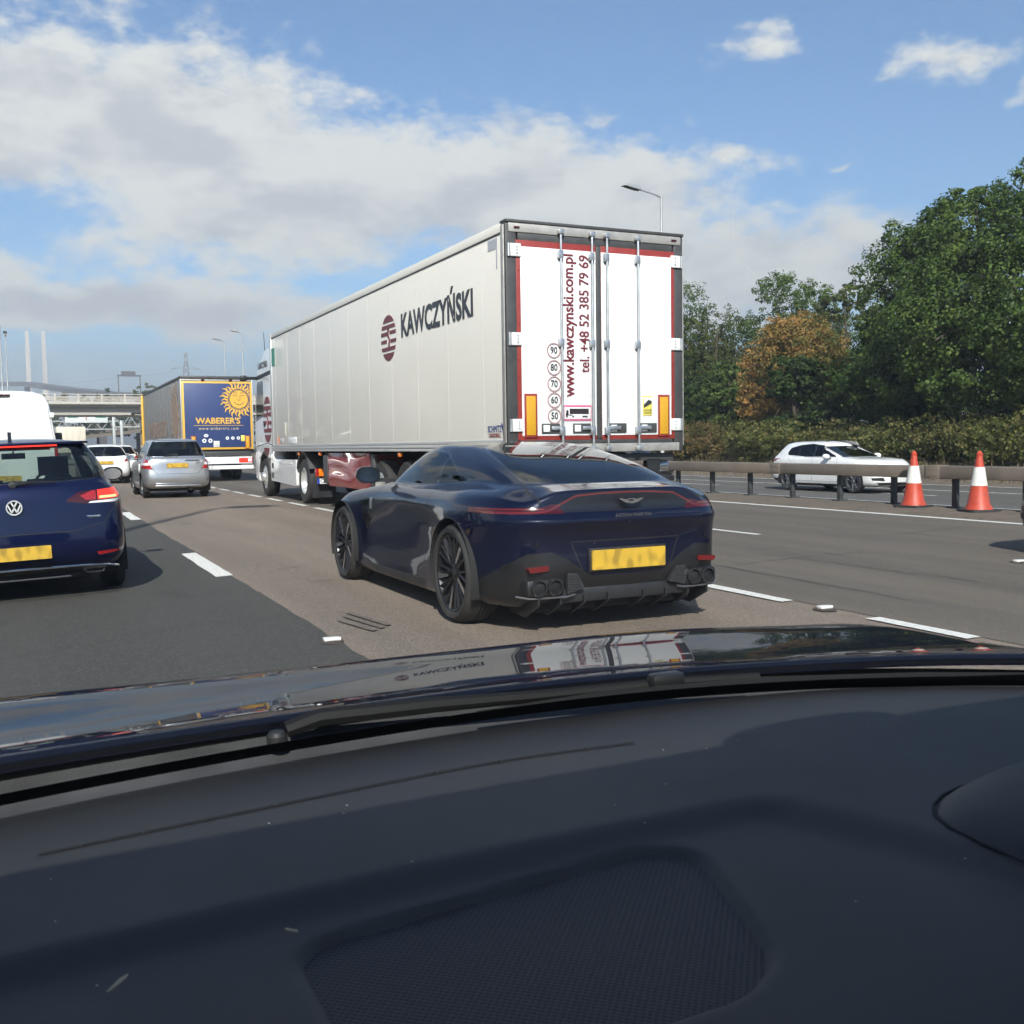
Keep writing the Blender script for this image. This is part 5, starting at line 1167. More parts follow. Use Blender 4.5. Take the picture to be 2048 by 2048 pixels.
def sun_emblem(parent, cx, cz, r, y, gold, ink):
    m = MB(); m.prism(circle(cx, cz, r*.50, 32), 'y', y-.008, y); d = m.build('sun_emblem', gold, parent)
    n = 28; m = MB()
    for k in range(n):
        a = 2*math.pi*k/n; ro = r*(1.0 if k % 2 else .90); w0 = 2*math.pi/n*.40
        pts = []
        for t, ww, sw in ((.54, 1.0, 0), (.68, .85, .05), (.82, .62, -.03), (.93, .30, .05), (1.0, .02, .10)):
            pts.append((ro*t if t > .6 else r*.54, a+sw-w0*ww, a+sw+w0*ww))
        poly = [(cx+q*math.cos(b), cz+q*math.sin(b)) for q, b, _ in pts]+[(cx+q*math.cos(b), cz+q*math.sin(b)) for q, _, b in reversed(pts)]
        if all(p[0] < 1.165 and p[1] < 3.66 for p in poly): m.prism(poly, 'y', y-.008, y)
        else:
            poly = [(min(p[0], 1.165), min(p[1], 3.66)) for p in poly]; m.prism(poly, 'y', y-.008, y)
    m.build('sun_rays', gold, d)
    m = MB()
    def arc(x, z, rr, a0, a1, wd):
        m.tube([(x+rr*math.cos(R(a0+(a1-a0)*k/8)), y-.010, z+rr*math.sin(R(a0+(a1-a0)*k/8))) for k in range(9)], wd, 5)
    arc(cx, cz-.02*r, r*.26, 205, 335, .010); arc(cx-.18*r, cz+.12*r, r*.10, 20, 160, .009); arc(cx+.18*r, cz+.12*r, r*.10, 20, 160, .009)
    arc(cx-.18*r, cz+.22*r, r*.13, 30, 150, .008); arc(cx+.18*r, cz+.22*r, r*.13, 30, 150, .008); arc(cx, cz+.02*r, r*.07, 180, 360, .009); m.tube([(cx+.05*r, y-.01, cz+.2*r), (cx+.07*r, y-.01, cz+.02*r)], .008, 5); arc(cx, cz, r*.50, 0, 360, .010)
    m.build('sun_face', ink, d)
def blue_lorry():
    root = empty('articulated_lorry', (6.43, 39.0, 0))
    curtain = mat('grey_curtain', (.205, .20, .195), .5, var=.05, vscale=1.2, dirt=.12)
    blue = mat('blue_print', (.030, .052, .155), .45, var=.04); gold = mat('gold_print', (.70, .40, .06), .45); ink = mat('navy_ink', (.02, .025, .08), .5); pale = mat('glare_washed_print', (.29, .195, .14), .5, var=.12, vscale=3)
    m = MB(); m.box(-1.275, 1.275, .08, 13.6, 1.18, 3.86, .03); body = m.build('trailer_body', curtain, root)
    for k in range(22):
        y = .6+k*.6; m = MB(); m.box(-1.2815, -1.274, y-.02, y+.02, 1.3, 3.75); m.build('curtain_strap', curtain, body)
    m = MB(); m.box(-1.30, 1.30, .0, 13.6, 3.80, 3.92, .03); m.build('roof_rail', FRAME_GREY, body)
    m = MB(); m.box(-1.27, 1.27, -.01, .1, 1.20, 3.72, .01); m.build('rear_panel', gold, body)
    m = MB(); m.box(-1.19, 1.19, -.018, .0, 1.28, 3.65, .006); m.build('rear_doors', blue, body)
    m = MB(); m.box(-1.27, 1.27, -.014, .1, 3.73, 3.79, .006); m.build('header_panel', PALE_FRAME, body)
    for s_ in (-1, 1):
        m = MB(); m.box(s_*1.275, s_*1.305, .0, .1, 1.2, 3.80, .006); m.build('corner_post', mat('anodised_rail', (.62, .62, .60), .35, metal=.5), body)
        m = MB(); m.box(s_*.5-.06, s_*.5+.06, -.03, -.01, 3.72, 3.80, .01); m.build('marker_lamp', DARK_RED_LENS, body)
    sun_emblem(body, .78, 3.06, .72, -.020, gold, ink)
    fit_text('lettering', "WABERER'S", gold, body, (.0, -.021, 2.27), (0, 0, 0), 1.62, .24, .03)
    m = MB(); m.box(-.88, .93, -.024, -.018, 2.085, 2.10); m.build('underline', gold, body)
    lettering('lettering', 'www.waberers.com', .17, mat('pale_gold', (.55, .45, .25), .45), body, (.02, -.021, 1.98), depth=.002, spacing=1.25, xs=.85)
    for x, z, r_, sx in ((-.45, 1.72, .055, 1.5), (.32, 1.62, .06, 1), (.52, 1.62, .06, 1), (.72, 1.62, .06, 1), (-.52, 1.53, .075, 1), (-.30, 1.53, .075, 1)):
        m = MB(); m.prism([(x+a*sx, z+b) for a, b in circle(0, 0, r_, 18)], 'y', -.024, -.017); s_ = m.build('round_sticker', DOOR_WHITE, body)
        m = MB(); m.prism(circle(x, z, r_*.45, 8), 'y', -.026, -.022); m.build('sticker_print', blue, s_)
    m = MB(); m.box(-.19, .03, -.024, -.017, 1.29, 1.52, .004); m.build('paper_sticker', mat('sticker_pale', (.6, .6, .55), .5), body)
    m = MB(); m.box(.82, .96, -.024, -.017, 1.50, 1.72, .004); m.build('blind_spot_sticker', mat('sticker_yellow', (.72, .62, .12), .4), body)
    board(body, -.90, 1.46, .18, .5); board(body, 1.06, 1.46, .18, .5)
    # print on the curtain side, grazing sun glare washed into its colour
    SIDE = (0, 0, -math.pi/2)
    me = text_mesh("WABERER'S", .9, pale, .002, offset=.02); xs = [v.co.x for v in me.vertices]; k = 6.6/(max(xs)-min(xs))
    for v in me.vertices: v.co.x = (v.co.x-(max(xs)+min(xs))/2)*k
    o = link('lettering', me, body, (-1.285, 7.9, 2.05)); o.rotation_euler = SIDE
    m = MB(); m.prism([(1.9+.85*math.cos(R(a)), 2.5+.85*math.sin(R(a))) for a in range(0, 360, 15)], 'x', -1.287, -1.279); ds = m.build('sun_disc', pale, body)
    m = MB()
    for k in range(18):
        a = 2*math.pi*k/18; p = [(1.9+.92*math.cos(a-.10), 2.5+.92*math.sin(a-.10)), (1.9+1.5*math.cos(a+.08), 2.5+1.5*math.sin(a+.08)), (1.9+.92*math.cos(a+.10), 2.5+.92*math.sin(a+.10))]
        p = [(max(.2, u), min(3.72, max(1.3, v))) for u, v in p]; m.prism(p, 'x', -1.287, -1.279)
    m.build('sun_rays', pale, ds)
    for s_ in (-1, 1):
        m = MB(); m.box(s_*1.25, s_*1.29, .1, 13.6, 1.10, 1.22, .01); m.build('bottom_rail', FRAME_GREY, body)
        m = MB(); m.box(s_*.72, s_*1.22, -.02, .10, .70, .88, .02); l = m.build('tail_lamp', LIT_RED if s_ > 0 else RED_LENS, body)
        m = MB(); m.box(s_*1.05, s_*1.2, -.026, .0, .73, .85, .01); m.build('lamp_lens', WHITE_LENS, l)
    m = MB(); m.box(-1.22, 1.22, .0, .12, .66, .92, .01); m.build('lamp_beam', DOOR_WHITE, body)
    m = MB(); m.box(-1.2, 1.2, .08, .25, .95, 1.15, .01); m.build('tail_beam', FRAME_GREY, body)
    m = MB(); m.box(-1.25, 1.25, -.03, .05, .46, .60, .01); bar = m.build('underrun_bar', DOOR_WHITE, body)
    lettering('lettering', 'SCHMITZ', .13, PRINT_GREY, bar, (-.55, -.032, .53), depth=.002, xs=1.2)
    m = MB(); m.box(-.85, -.33, -.035, -.005, .74, .86, .004); pl = m.build('number_plate', mat('white_number_plate', (.75, .75, .72), .4), body)
    trailer_running_gear(root, body, 0, (2.75, 4.06, 5.37), True)
    m = MB(); m.box(-1.38, -1.28, 13.45, 13.62, 1.15, 3.84, .02); m.build('headboard_post', gold, body)
    tractor(root, 13.8, paint('yellow_paint', (.70, .40, .03)), logo=False)
    tag(root, 'blue-backed curtain-side lorry with a smiling golden sun on its rear doors', 'lorry')
    return root
# ------------------------------------------------------------------ put the traffic on the road
sports_coupe((3.60, 5.72, 0), 0)
blue_hatchback(); silver_hatchback(); white_van()
small_white((2.55, 40, 0), 0, 'white hatchback with a low yellow plate, left of the silver one')
small_white((3.95, 52, 0), 1, 'white hatchback with a black bumper skirt, behind the silver one')
small_white((4.60, 62.0, 0), 0, 'farthest white hatchback, half hidden by the silver one')
oncoming((21.4, 24.9, -.25), WHITE_PAINT, 'white hatchback driving the other way beyond the guard rail')
oncoming((21.6, 36.9, -.25), mat('black_paint', (.01, .01, .011), .2, coat=1), 'black car peeping out behind the white trailer across the median', H=1.55)
oncoming((10.45, 3.33, 0), mat('black_paint', (.01, .01, .011), .2, coat=1), 'dark car whose nose and shadow show at the right edge', rz=0)
white_lorry(); blue_lorry()
# ------------------------------------------------------------------ background: overpass, gantry, bridge, pylon
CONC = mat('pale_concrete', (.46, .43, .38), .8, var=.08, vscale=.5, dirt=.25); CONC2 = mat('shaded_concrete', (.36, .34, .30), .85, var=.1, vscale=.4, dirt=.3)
ob = empty('overpass', (20, 148, 0))
m = MB(); m.box(-110, 90, 0, 11, 7.35, 7.75, .03); m.build('deck_edge', CONC, ob)
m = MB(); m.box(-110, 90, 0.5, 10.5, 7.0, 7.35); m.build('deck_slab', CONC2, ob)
m = MB(); m.box(-110, 90, 1.3, 9.7, 5.95, 7.0, .05); m.build('main_beam', CONC, ob)
for x in (-60, -26.5, 25, 55):
    m = MB(); m.box(x-.6, x+.6, 2, 9, -.9, 5.95, .1); m.build('pier', CONC, ob)
RAIL = mat('rail_pale', (.52, .47, .40), .6, metal=.2, var=.1)
for z in (8.05, 8.38, 8.72):
    m = MB(); m.bar((-110, .2, z), (90, .2, z), .09, .09); m.bar((-110, 10.8, z), (90, 10.8, z), .09, .09); m.build('railing', RAIL, ob)
for k in range(42):
    m = MB(); m.box(-60.1+2.9*k, -59.9+2.9*k, .12, .28, 7.72, 8.75); m.build('railing_post', RAIL, ob)
tag(ob, 'pale concrete overpass with rails spanning the motorway beyond the blue lorry', 'overpass')
def truss_gantry(loc, x0, x1, z0, z1, label, posts):
    r = empty('sign_gantry', loc); g = mat('gantry_grey', (.45, .47, .46), .5, metal=.3)
    for z in (z0, z1):
        for y in (0, .9): m = MB(); m.bar((x0, y, z), (x1, y, z), .17); m.build('chord', g, r)
    n = int((x1-x0)/1.3); m = MB()
    for k in range(n):
        a = x0+(x1-x0)*k/n; b_ = x0+(x1-x0)*(k+1)/n
        m.bar((a, 0, z0 if k % 2 else z1), (b_, 0, z1 if k % 2 else z0), .10)
    m.build('lattice', g, r)
    for x in posts: m = MB(); m.box(x-.22, x+.22, .2, .7, -1, z1+.1, .02); m.build('gantry_leg', g, r)
    tag(r, label, 'gantry'); return r
truss_gantry((0, 205, 0), -18, 15.3, 5.1, 6.6, 'grey lattice gantry carrying the green signs under the overpass', (-18, 16.1))
truss_gantry((0, 190, 0), 13.7, 21.5, 5.2, 7.1, 'shorter grey lattice gantry close left of the blue lorry', (13.7, 21.5))
SG = mat('sign_green', (.02, .22, .14), .5); SW = mat('sign_white', (.68, .70, .68), .5)
sgn = empty('motorway_sign', (10.0, 204.7, 6.3))
m = MB(); m.box(-3.6, 3.7, -.08, .02, 0, 2.0, .02); m.build('sign_board', SW, sgn)
for x in (-3.2, 1.6): m = MB(); m.box(x, x+1.8, -.11, -.075, .9, 1.8); m.build('sign_panel', SG, sgn)
m = MB(); m.tube([(.0, -.1, .5), (0, -.1, 1.2), (-.5, -.1, 1.6)], .09, 5); m.tube([(0, -.1, 1.2), (.5, -.1, 1.6)], .09, 5); m.build('sign_arrow', mat('sign_red', (.40, .08, .06), .5), sgn)
tag(sgn, 'white motorway sign with two green panels on the gantry', 'road sign')
sg2 = empty('variable_sign', (18.0, 189.6, 7.4)); m = MB(); m.box(-1.7, 1.5, -.15, .15, 0, .75, .03); m.build('cabinet', mat('cabinet_grey', (.55, .58, .55), .5), sg2); m = MB(); m.box(-1.5, 1.3, -.18, -.14, .15, .6); m.build('display', mat('display_grey', (.38, .42, .38), .4), sg2)
tag(sg2, 'small pale message sign on top of the shorter gantry', 'road sign')
# cable-stayed bridge far behind
TW = mat('tower_concrete', (.55, .50, .44), .8)
br = empty('cable_stayed_bridge', (0, 1280, 0)); m = MB()
for x in (4.3, 21.1):
    m = MB(); m.box(x-3.2, x+3.2, -4, 4, -2, 70, .3); m.add([(x-2.6, -3, 70), (x+2.6, -3, 70), (x+2.6, 3, 70), (x-2.6, 3, 70), (x-1.9, -2.2, 136), (x+1.9, -2.2, 136), (x+1.9, 2.2, 136), (x-1.9, 2.2, 136)], [(0, 1, 5, 4), (1, 2, 6, 5), (2, 3, 7, 6), (3, 0, 4, 7), (4, 5, 6, 7)]); m.build('tower_leg', TW, br)
m = MB()
for s_ in (-1, 1):
    for k in range(9):
        for x in (4.3, 21.1): m.bar((x, 0, 130-4*k), (x-s_*(140-11*k)*.55, s_*(140-11*k)*.8, 66), .16)
m.build('stay_cables', mat('cable_grey', (.50, .52, .55), .6), br)
deck = [(-120, -60, 84), (-25, 0, 76), (2, -200, 65), (29, -380, 50.3), (42, -600, 36), (48, -780, 25.5), (54, -900, 17.5), (60, -980, 11)]
DK = mat('deck_dark', (.10, .10, .105), .7, var=.2, vscale=.05)
m = MB()
for a, b_ in zip(deck[:-1], deck[1:]): m.bar(a, b_, 14, 4.2*(.35+.65*(a[2]/80)))
m.build('deck', DK, br); m = MB()
for (x, y, z) in deck[2:-1]: m.box(x-2.5, x+2.5, y-1.5, y+1.5, -2, z-1)
m.build('deck_pier', DK, br)
tag(br, 'hazy cable-stayed bridge with two tall pale towers on the left horizon', 'bridge')
gr = empty('bridge_gantry', (36.5, 420, 26.5)); m = MB(); m.box(-4.3, 4.3, -.3, .3, 2.8, 3.4); m.box(-2.8, 2.3, -.4, .4, 3.4, 4.8); m.build('gantry_beam', DK, gr)
for x in (-4.0, 3.9): m = MB(); m.box(x-.2, x+.2, -.2, .2, -20.4, 2.8); m.build('gantry_leg', DK, gr)
tag(gr, 'dark sign gantry silhouetted above the overpass railing', 'gantry')
# lattice pylon and wires
PY = mat('pylon_grey', (.22, .23, .24), .6, metal=.3)
py = empty('electricity_pylon', (82.4, 600, 0)); m = MB()
def W_(z): return 4.6*(1-z/56)+.35
zs = [0, 7, 13, 19, 25, 30, 35, 39, 43, 47, 51, 55]
for a, b_ in zip(zs[:-1], zs[1:]):
    wa, wb = W_(a), W_(b_)
    for s1, s2 in ((-1, -1), (1, -1), (1, 1), (-1, 1)): m.bar((s1*wa, s2*wa, a), (s1*wb, s2*wb, b_), .34)
    for s2 in (-1, 1): m.bar((-wa, s2*wa, a), (wb, s2*wb, b_), .2); m.bar((wa, s2*wa, a), (-wb, s2*wb, b_), .2)
m.build('lattice_tower', PY, py)
for z, L_ in ((29, 9), (36.5, 7.0), (46.0, 8.0)):
    m = MB()
    for s_ in (-1, 1): m.bar((0, 0, z+1.6), (s_*L_, 0, z), .26); m.bar((0, 0, z), (s_*L_, 0, z), .26); m.bar((s_*L_, 0, z), (s_*L_, 0, z-2.2), .16)
    m.build('cross_arm', PY, py)
tag(py, 'lattice electricity pylon standing far behind the blue lorry', 'pylon')
for i, (z, dx) in enumerate(((44, -8.0), (34.5, -7.0), (27, -9.0))):
    m = MB(); pts = []
    for k in range(25):
        u = k/24; pts.append((82.4+dx-330*u, 600+60*u, z-20*u*(1-u)*2.2-1*u))
    m.tube(pts, .09, 4); o = m.build('power_line', PY); tag(o, ('highest', 'middle', 'lowest')[i]+' thin power line running left from the pylon', 'power line', 'power lines left of the pylon')
# far bank with a few vehicles, hoarding and trees beyond the overpass
bank = earth('bank_earth', [(.19, .14, .095), (.12, .10, .06), (.24, .19, .14)], .25)
o = sheet('far_bank', [(-90, -.5), (-20, 1.0), (2, 2.2), (14, 4.0), (26, 5.2), (60, 6), (200, 6)], 235, 560, bank, ny=2)
for v in o.data.vertices:
    if v.co.y > 400: v.co.z += 9
m = MB(); m.box(-1.1, 1.1, 0, 5.5, 1.05, 3.2, .02); hb = empty('box_lorry', (3.3, 92, 0)); m.build('box_body', mat('cream_box', (.62, .56, .46), .6, var=.06), hb)
m = MB(); m.box(-.95, .95, .1, 7.2, .5, 1.05); m.box(-1.05, 1.05, 5.6, 7.3, .8, 2.5, .1); m.build('cab_and_chassis', FRAME_GREY, hb)
for k in range(4): m = MB(); m.box(-.9+.5*k, -.87+.5*k, -.012, .01, 1.15, 3.1); m.build('panel_rib', mat('cream_rib', (.5, .45, .37), .6), hb)
for s_ in (-1, 1):
    for y in (1.2, 6.3): lorry_wheel(hb, s_*.95, y)
tag(hb, 'cream box lorry seen between the white van and the far white cars', 'lorry')
# ------------------------------------------------------------------ trees and shrubs built from leaf-sized faces
def leaf_mat(name, cols, trans=.35):
    m = bpy.data.materials.new(name); m.use_nodes = True; t = NT(m.node_tree); t.n.clear()
    at = t.node('ShaderNodeAttribute', attribute_name='leaf'); r = t.sep(at.outputs['Vector'])
    rp = t.node('ShaderNodeValToRGB'); t.put(rp.inputs[0], r[0]); e = rp.color_ramp.elements
    while len(e) < len(cols): e.new(.5)
    for i, c in enumerate(cols): e[i].position = i/(len(cols)-1); e[i].color = (*c, 1)
    d = t.node('ShaderNodeBsdfPrincipled'); t.put(d.inputs['Base Color'], rp.outputs[0]); d.inputs['Roughness'].default_value = .55; d.inputs['Specular IOR Level'].default_value = .25
    tr = t.node('ShaderNodeBsdfTranslucent'); t.put(tr.inputs[0], rp.outputs[0]); mx = t.node('ShaderNodeMixShader'); mx.inputs[0].default_value = trans
    t.l.new(d.outputs[0], mx.inputs[1]); t.l.new(tr.outputs[0], mx.inputs[2]); o = t.node('ShaderNodeOutputMaterial'); t.l.new(mx.outputs[0], o.inputs[0]); return m
GREEN = leaf_mat('green_leaves', [(.026, .052, .013), (.062, .108, .022), (.100, .155, .033), (.155, .205, .048)])
MIDGREEN = leaf_mat('olive_leaves', [(.040, .060, .017), (.078, .105, .028), (.115, .135, .038), (.20, .165, .055)])
ORANGE = leaf_mat('turning_leaves', [(.055, .085, .022), (.20, .165, .045), (.38, .225, .068), (.47, .26, .085)])
BROWN = leaf_mat('dry_leaves', [(.050, .068, .020), (.105, .105, .034), (.18, .135, .050), (.28, .13, .06)])
DARKG = leaf_mat('dark_leaves', [(.018, .034, .010), (.034, .062, .016), (.054, .090, .022), (.080, .115, .030)])
HEDGE2 = leaf_mat('bramble_leaves', [(.052, .072, .024), (.10, .115, .034), (.155, .15, .048), (.25, .185, .08)])
BARK = mat('bark', (.075, .058, .042), .9, var=.3, vscale=6)
def leaf_cloud(rng, lobes, n, size, bias=0., tint=None, droop=.0, per=15):
    """leaves in clumps over a set of ellipsoid lobes -> arrays of quad corners and a colour value"""
    lob = np.array(lobes, float); vol = (lob[:, 3]*lob[:, 4]*lob[:, 5])**.67; pick = rng.choice(len(lob), size=max(8, n//per), p=vol/vol.sum())
    d = rng.normal(size=(len(pick), 3)); d /= np.linalg.norm(d, axis=1)[:, None]; rr = rng.uniform(.55, 1.05, len(pick))**.7
    cc = lob[pick, :3]+d*lob[pick, 3:6]*rr[:, None]; cr = rng.uniform(.25, .62, len(pick))*np.clip(lob[pick, 3:6].mean(1)*.42, .25, 1.0)
    k = rng.integers(0, len(cc), n); e = rng.normal(size=(n, 3)); e /= np.linalg.norm(e, axis=1)[:, None]
    P = cc[k]+e*(cr[k]*rng.uniform(.2, 1, n)**.5)[:, None]*np.array([1.15, 1.15, .8])
    nrm = e*.6+d[k]*.5+rng.normal(size=(n, 3))*.55+np.array([0, 0, .35]); nrm /= np.linalg.norm(nrm, axis=1)[:, None]
    a = rng.normal(size=(n, 3)); a[:, 2] -= droop; u = np.cross(nrm, a); u /= np.linalg.norm(u, axis=1)[:, None]; v = np.cross(nrm, u)
    s = size*rng.uniform(.55, 1.35, n)[:, None]
    Q = np.stack([P-u*s*.55, P+v*s*.34+nrm*s*.08, P+u*s*.62-nrm*s*.10, P-v*s*.34+nrm*s*.08], 1)
    clump = rng.uniform(-.34, .34, len(cc))
    val = .48+clump[k]+rng.uniform(-.22, .22, n)+bias
    if tint is not None: val = val+tint(P)
    return Q, np.clip(val, 0, 1)
def leaf_object(name, Q, val, material, parent=None):
    n = len(Q); me = bpy.data.meshes.new(name); me.vertices.add(4*n); me.vertices.foreach_set('co', Q.reshape(-1)); me.loops.add(4*n); me.loops.foreach_set('vertex_index', np.arange(4*n))
    me.polygons.add(n); me.polygons.foreach_set('loop_start', np.arange(n)*4); me.polygons.foreach_set('loop_total', np.full(n, 4))
    at = me.attributes.new('leaf', 'FLOAT_VECTOR', 'FACE'); at.data.foreach_set('vector', np.repeat(val, 3).reshape(-1)); me.materials.append(material); me.update(calc_edges=True)
    o = link(name, me, parent); o['kind'] = 'stuff'; return o
def branches(m, rng, base, top, r0, lobes, n):
    base, top = Vector(base), Vector(top); pts = []
    for k in range(7):
        u = k/6; pts.append(base.lerp(top, u)+Vector(rng.normal(size=3)*.12*(u > 0)*(u < 1)))
    m.tube(pts, [r0*(1.25 if k == 0 else 1-k/6*.72) for k in range(7)], 10)
    for i in range(n):
        L = lobes[i % len(lobes)]; u = rng.uniform(.25, .9); s = base.lerp(top, u); t = Vector(L[:3])+Vector(rng.normal(size=3)*np.array(L[3:6])*.35)
        mid = s.lerp(t, .5)+Vector((0, 0, .25))+Vector(rng.normal(size=3)*.15); m.tube([s, mid, t], [r0*.38*(1-u*.5), r0*.2, r0*.05], 6)
def tree(name, x, y, z0, h, lobes, n, size, material, label, seed, trunk=.2, cat='tree', group='trees behind the far verge', bias=0., tint=None, nb=14, per=15):
    """lobes are given relative to the foot"""
    rng = np.random.default_rng(seed); r = empty(name, (x, y, z0)); m = MB(); branches(m, rng, (0, 0, -.3), (0, 0, h*.8), trunk, lobes, nb); m.build('trunk', BARK, r)
    Q, v = leaf_cloud(rng, lobes, n, size, bias, tint, per=per); leaf_object('crown', Q, v, material, r); tag(r, label, cat, group); return r
def auto_lobes(rng, h, w, n, z0=.25, tip=.5):
    out = []
    for k in range(n):
        u = rng.uniform(z0, .93); prof = math.sin(math.pi*min(1, (u-z0+.12)/(1-z0+.12)))**.6; a = rng.uniform(0, 2*math.pi); q = rng.uniform(.25, .8)*w*prof
        s = w*rng.uniform(.40, .60)*(1-.35*u); out.append((q*math.cos(a), q*math.sin(a), u*h, s, s, s*.8))
    return out
rg = np.random.default_rng(3)
BIG = [(0, 0, 6.6, 3.6, 3.6, 3.3), (-.5, 3.4, 7.2, 2.6, 2.3, 2.6), (0, 3.2, 9.4, 2.0, 1.7, 1.7), (.2, 4.6, 8.2, 1.3, 1.1, 1.4), (0, 4.8, 4.2, 2.2, 1.9, 2.0), (-1, -3.5, 6.8, 2.8, 2.8, 3.0), (0, .5, 9.6, 2.6, 2.4, 2.0), (-.4, 2.4, 8.6, 2.1, 1.9, 1.7), (0, -3, 9.6, 2.6, 2.4, 2.0), (-2.6, 0, 5.2, 2.2, 2.4, 2.2), (-2.2, -4, 4.4, 2.2, 2.6, 2.0), (-1.8, 2.4, 3.4, 1.9, 2.2, 1.6), (.2, 5.0, 6.0, 1.5, 1.2, 1.8), (0, 1.2, 11.0, 1.1, 1.1, .7), (0, -1.6, 11.2, 1.2, 1.2, .8), (0, -6.2, 7, 2.6, 2.6, 3.2), (-1.5, 4.2, 2.6, 1.8, 2.2, 1.6), (-2.0, -1, 2.8, 2.2, 2.6, 1.6), (-1.5, -5, 2.6, 2.2, 2.6, 1.8), (-.6, 6.0, 3.4, 1.5, 1.5, 1.6), (-.5, -5.6, 10, 1.8, 1.8, 1.6)]
tree('ash_tree', 34.0, 28.0, .9, 11.5, [(a, b, .3+.84*c, d, e, f*.88) for a, b, c, d, e, f in BIG], 150000, .125, GREEN, 'big leafy green tree towering at the right edge behind the hedge', 11, .38, nb=40, per=62)
tree('turning_tree', 36.0, 41.4, .9, 7.4, [(0, 0, 4.6, 2.3, 2.4, 2.1), (-.2, 1.7, 4.0, 1.7, 1.7, 1.8), (-.2, -1.9, 4.0, 1.7, 1.7, 1.8), (0, .2, 6.0, 1.4, 1.5, 1.0), (-.6, -2.4, 2.6, 1.3, 1.4, 1.3), (-.6, 2.1, 2.4, 1.3, 1.4, 1.3), (-.8, 0, 2.4, 1.4, 1.6, 1.3)], 40000, .115, ORANGE, 'orange-brown autumn tree between the green ones', 12, .15, per=36, bias=.02, tint=lambda P: (P[:, 1]*.07).clip(-.2, .2))
for i, (x, y, h, w_, mt_, lb, sd) in enumerate([(40, 62.5, 10.0, 5.0, MIDGREEN, 'rust-topped bush-like tree next to the lorry door edge', 21), (44, 60.0, 11.0, 5.0, GREEN, 'round green tree crown between the rust-topped tree and the orange one', 22), (46, 53.5, 10.9, 4.6, GREEN, 'tall loose green tree directly behind the orange one', 23), (43, 45.5, 9.6, 2.8, MIDGREEN, 'thin-topped olive tree between the orange one and the big green one', 24),
        (39, 55, 5.6, 3.0, DARKG, 'low dark green tree in front of the rust-topped one', 25), (37.5, 49, 4.6, 2.4, GREEN, 'bright green bush left of the orange tree foot', 26), (33.5, 38.6, 3.9, 2.3, DARKG, 'dark round bush in front of the orange tree', 27), (39, 20, 10, 4, GREEN, 'green tree beyond the right edge', 28), (41, 74, 8.5, 4, MIDGREEN, 'olive tree mostly hidden behind the trailer', 29), (38, 36.5, 6.0, 2.4, DARKG, 'dark shaded tree filling the gap left of the big green one', 30), (35.5, 25.5, 4.6, 3.2, DARKG, 'dark undergrowth tree beneath the big green crown', 31), (35.0, 33.6, 4.4, 2.6, DARKG, 'dark undergrowth tree beneath the left half of the big crown', 32), (36.5, 21.5, 4.4, 3.4, DARKG, 'dark undergrowth tree low at the right edge under the big crown', 36), (37.0, 29.3, 4.2, 3.2, DARKG, 'dark undergrowth tree behind the trunk of the big crown', 37), (42, 39.5, 7.8, 2.8, GREEN, 'green tree half hidden between the orange one and the big crown', 33), (43, 57.5, 9.2, 4.4, MIDGREEN, 'olive tree crown behind the bright green bush', 34), (40.5, 47.5, 7.0, 2.6, MIDGREEN, 'olive tree behind the left side of the orange one', 35)]):
    rg_ = np.random.default_rng(sd); lo = auto_lobes(rg_, h, w_, 16, .06)
    tint = (lambda P: np.where(P[:, 2] > 5.6, .34, -.05)) if sd == 21 else None
    tree('broadleaf_tree', x, y, 1.2, h, lo, (42000 if h > 7 else 24000) if sd != 28 else 7000, .13, mt_, lb, sd, .14, tint=tint, nb=14, per=34)
# hedge along the far verge: single shrubs
places = ['by the trailer door', 'two along from the trailer door', 'left of the white oncoming car', 'behind the tail of the white oncoming car', 'behind the roof of the white oncoming car', 'behind the bonnet of the white oncoming car', 'behind the left traffic cone', 'between the traffic cones', 'behind the right traffic cone', 'at the right edge', 'past the right edge', 'hidden behind the trailer']
ys = [56, 51, 46, 41.5, 37, 33, 29.3, 26, 22.8, 19.8, 16.5, 61]
for i, (pl, y) in enumerate(zip(places, ys)):
    rg_ = np.random.default_rng(50+i); tall = [2.9, 2.7, 2.5, 2.2, 2.0, 1.9, 1.9, 2.0, 2.2, 2.2, 2.2, 3][i]
    lo = [(rg_.uniform(-.9, .9), rg_.uniform(-2.4, 2.4), rg_.uniform(.25, .70)*tall, rg_.uniform(.6, 1.0), rg_.uniform(.9, 1.4), rg_.uniform(.4, .75)) for _ in range(9)]+[(0, 0, .5*tall, 1.1, 2.3, .5*tall)]
    mt_ = BROWN if i in (0, 1, 2, 3, 11) else HEDGE2 if i % 2 else leaf_mat('hedge_leaves', [(.052, .075, .022), (.105, .125, .034), (.17, .17, .050), (.28, .225, .085)])
    kind = 'rusty brown and green shrub' if i in (0, 1, 2, 3, 11) else 'low green shrub'
    tree('hedge_shrub', 30.4+rg_.uniform(-.4, .6), y, .15, tall, lo, 10000, .10, mt_, kind+' in the hedge '+pl, 50+i, .05, 'shrub', 'shrubs of the far verge hedge', nb=12)
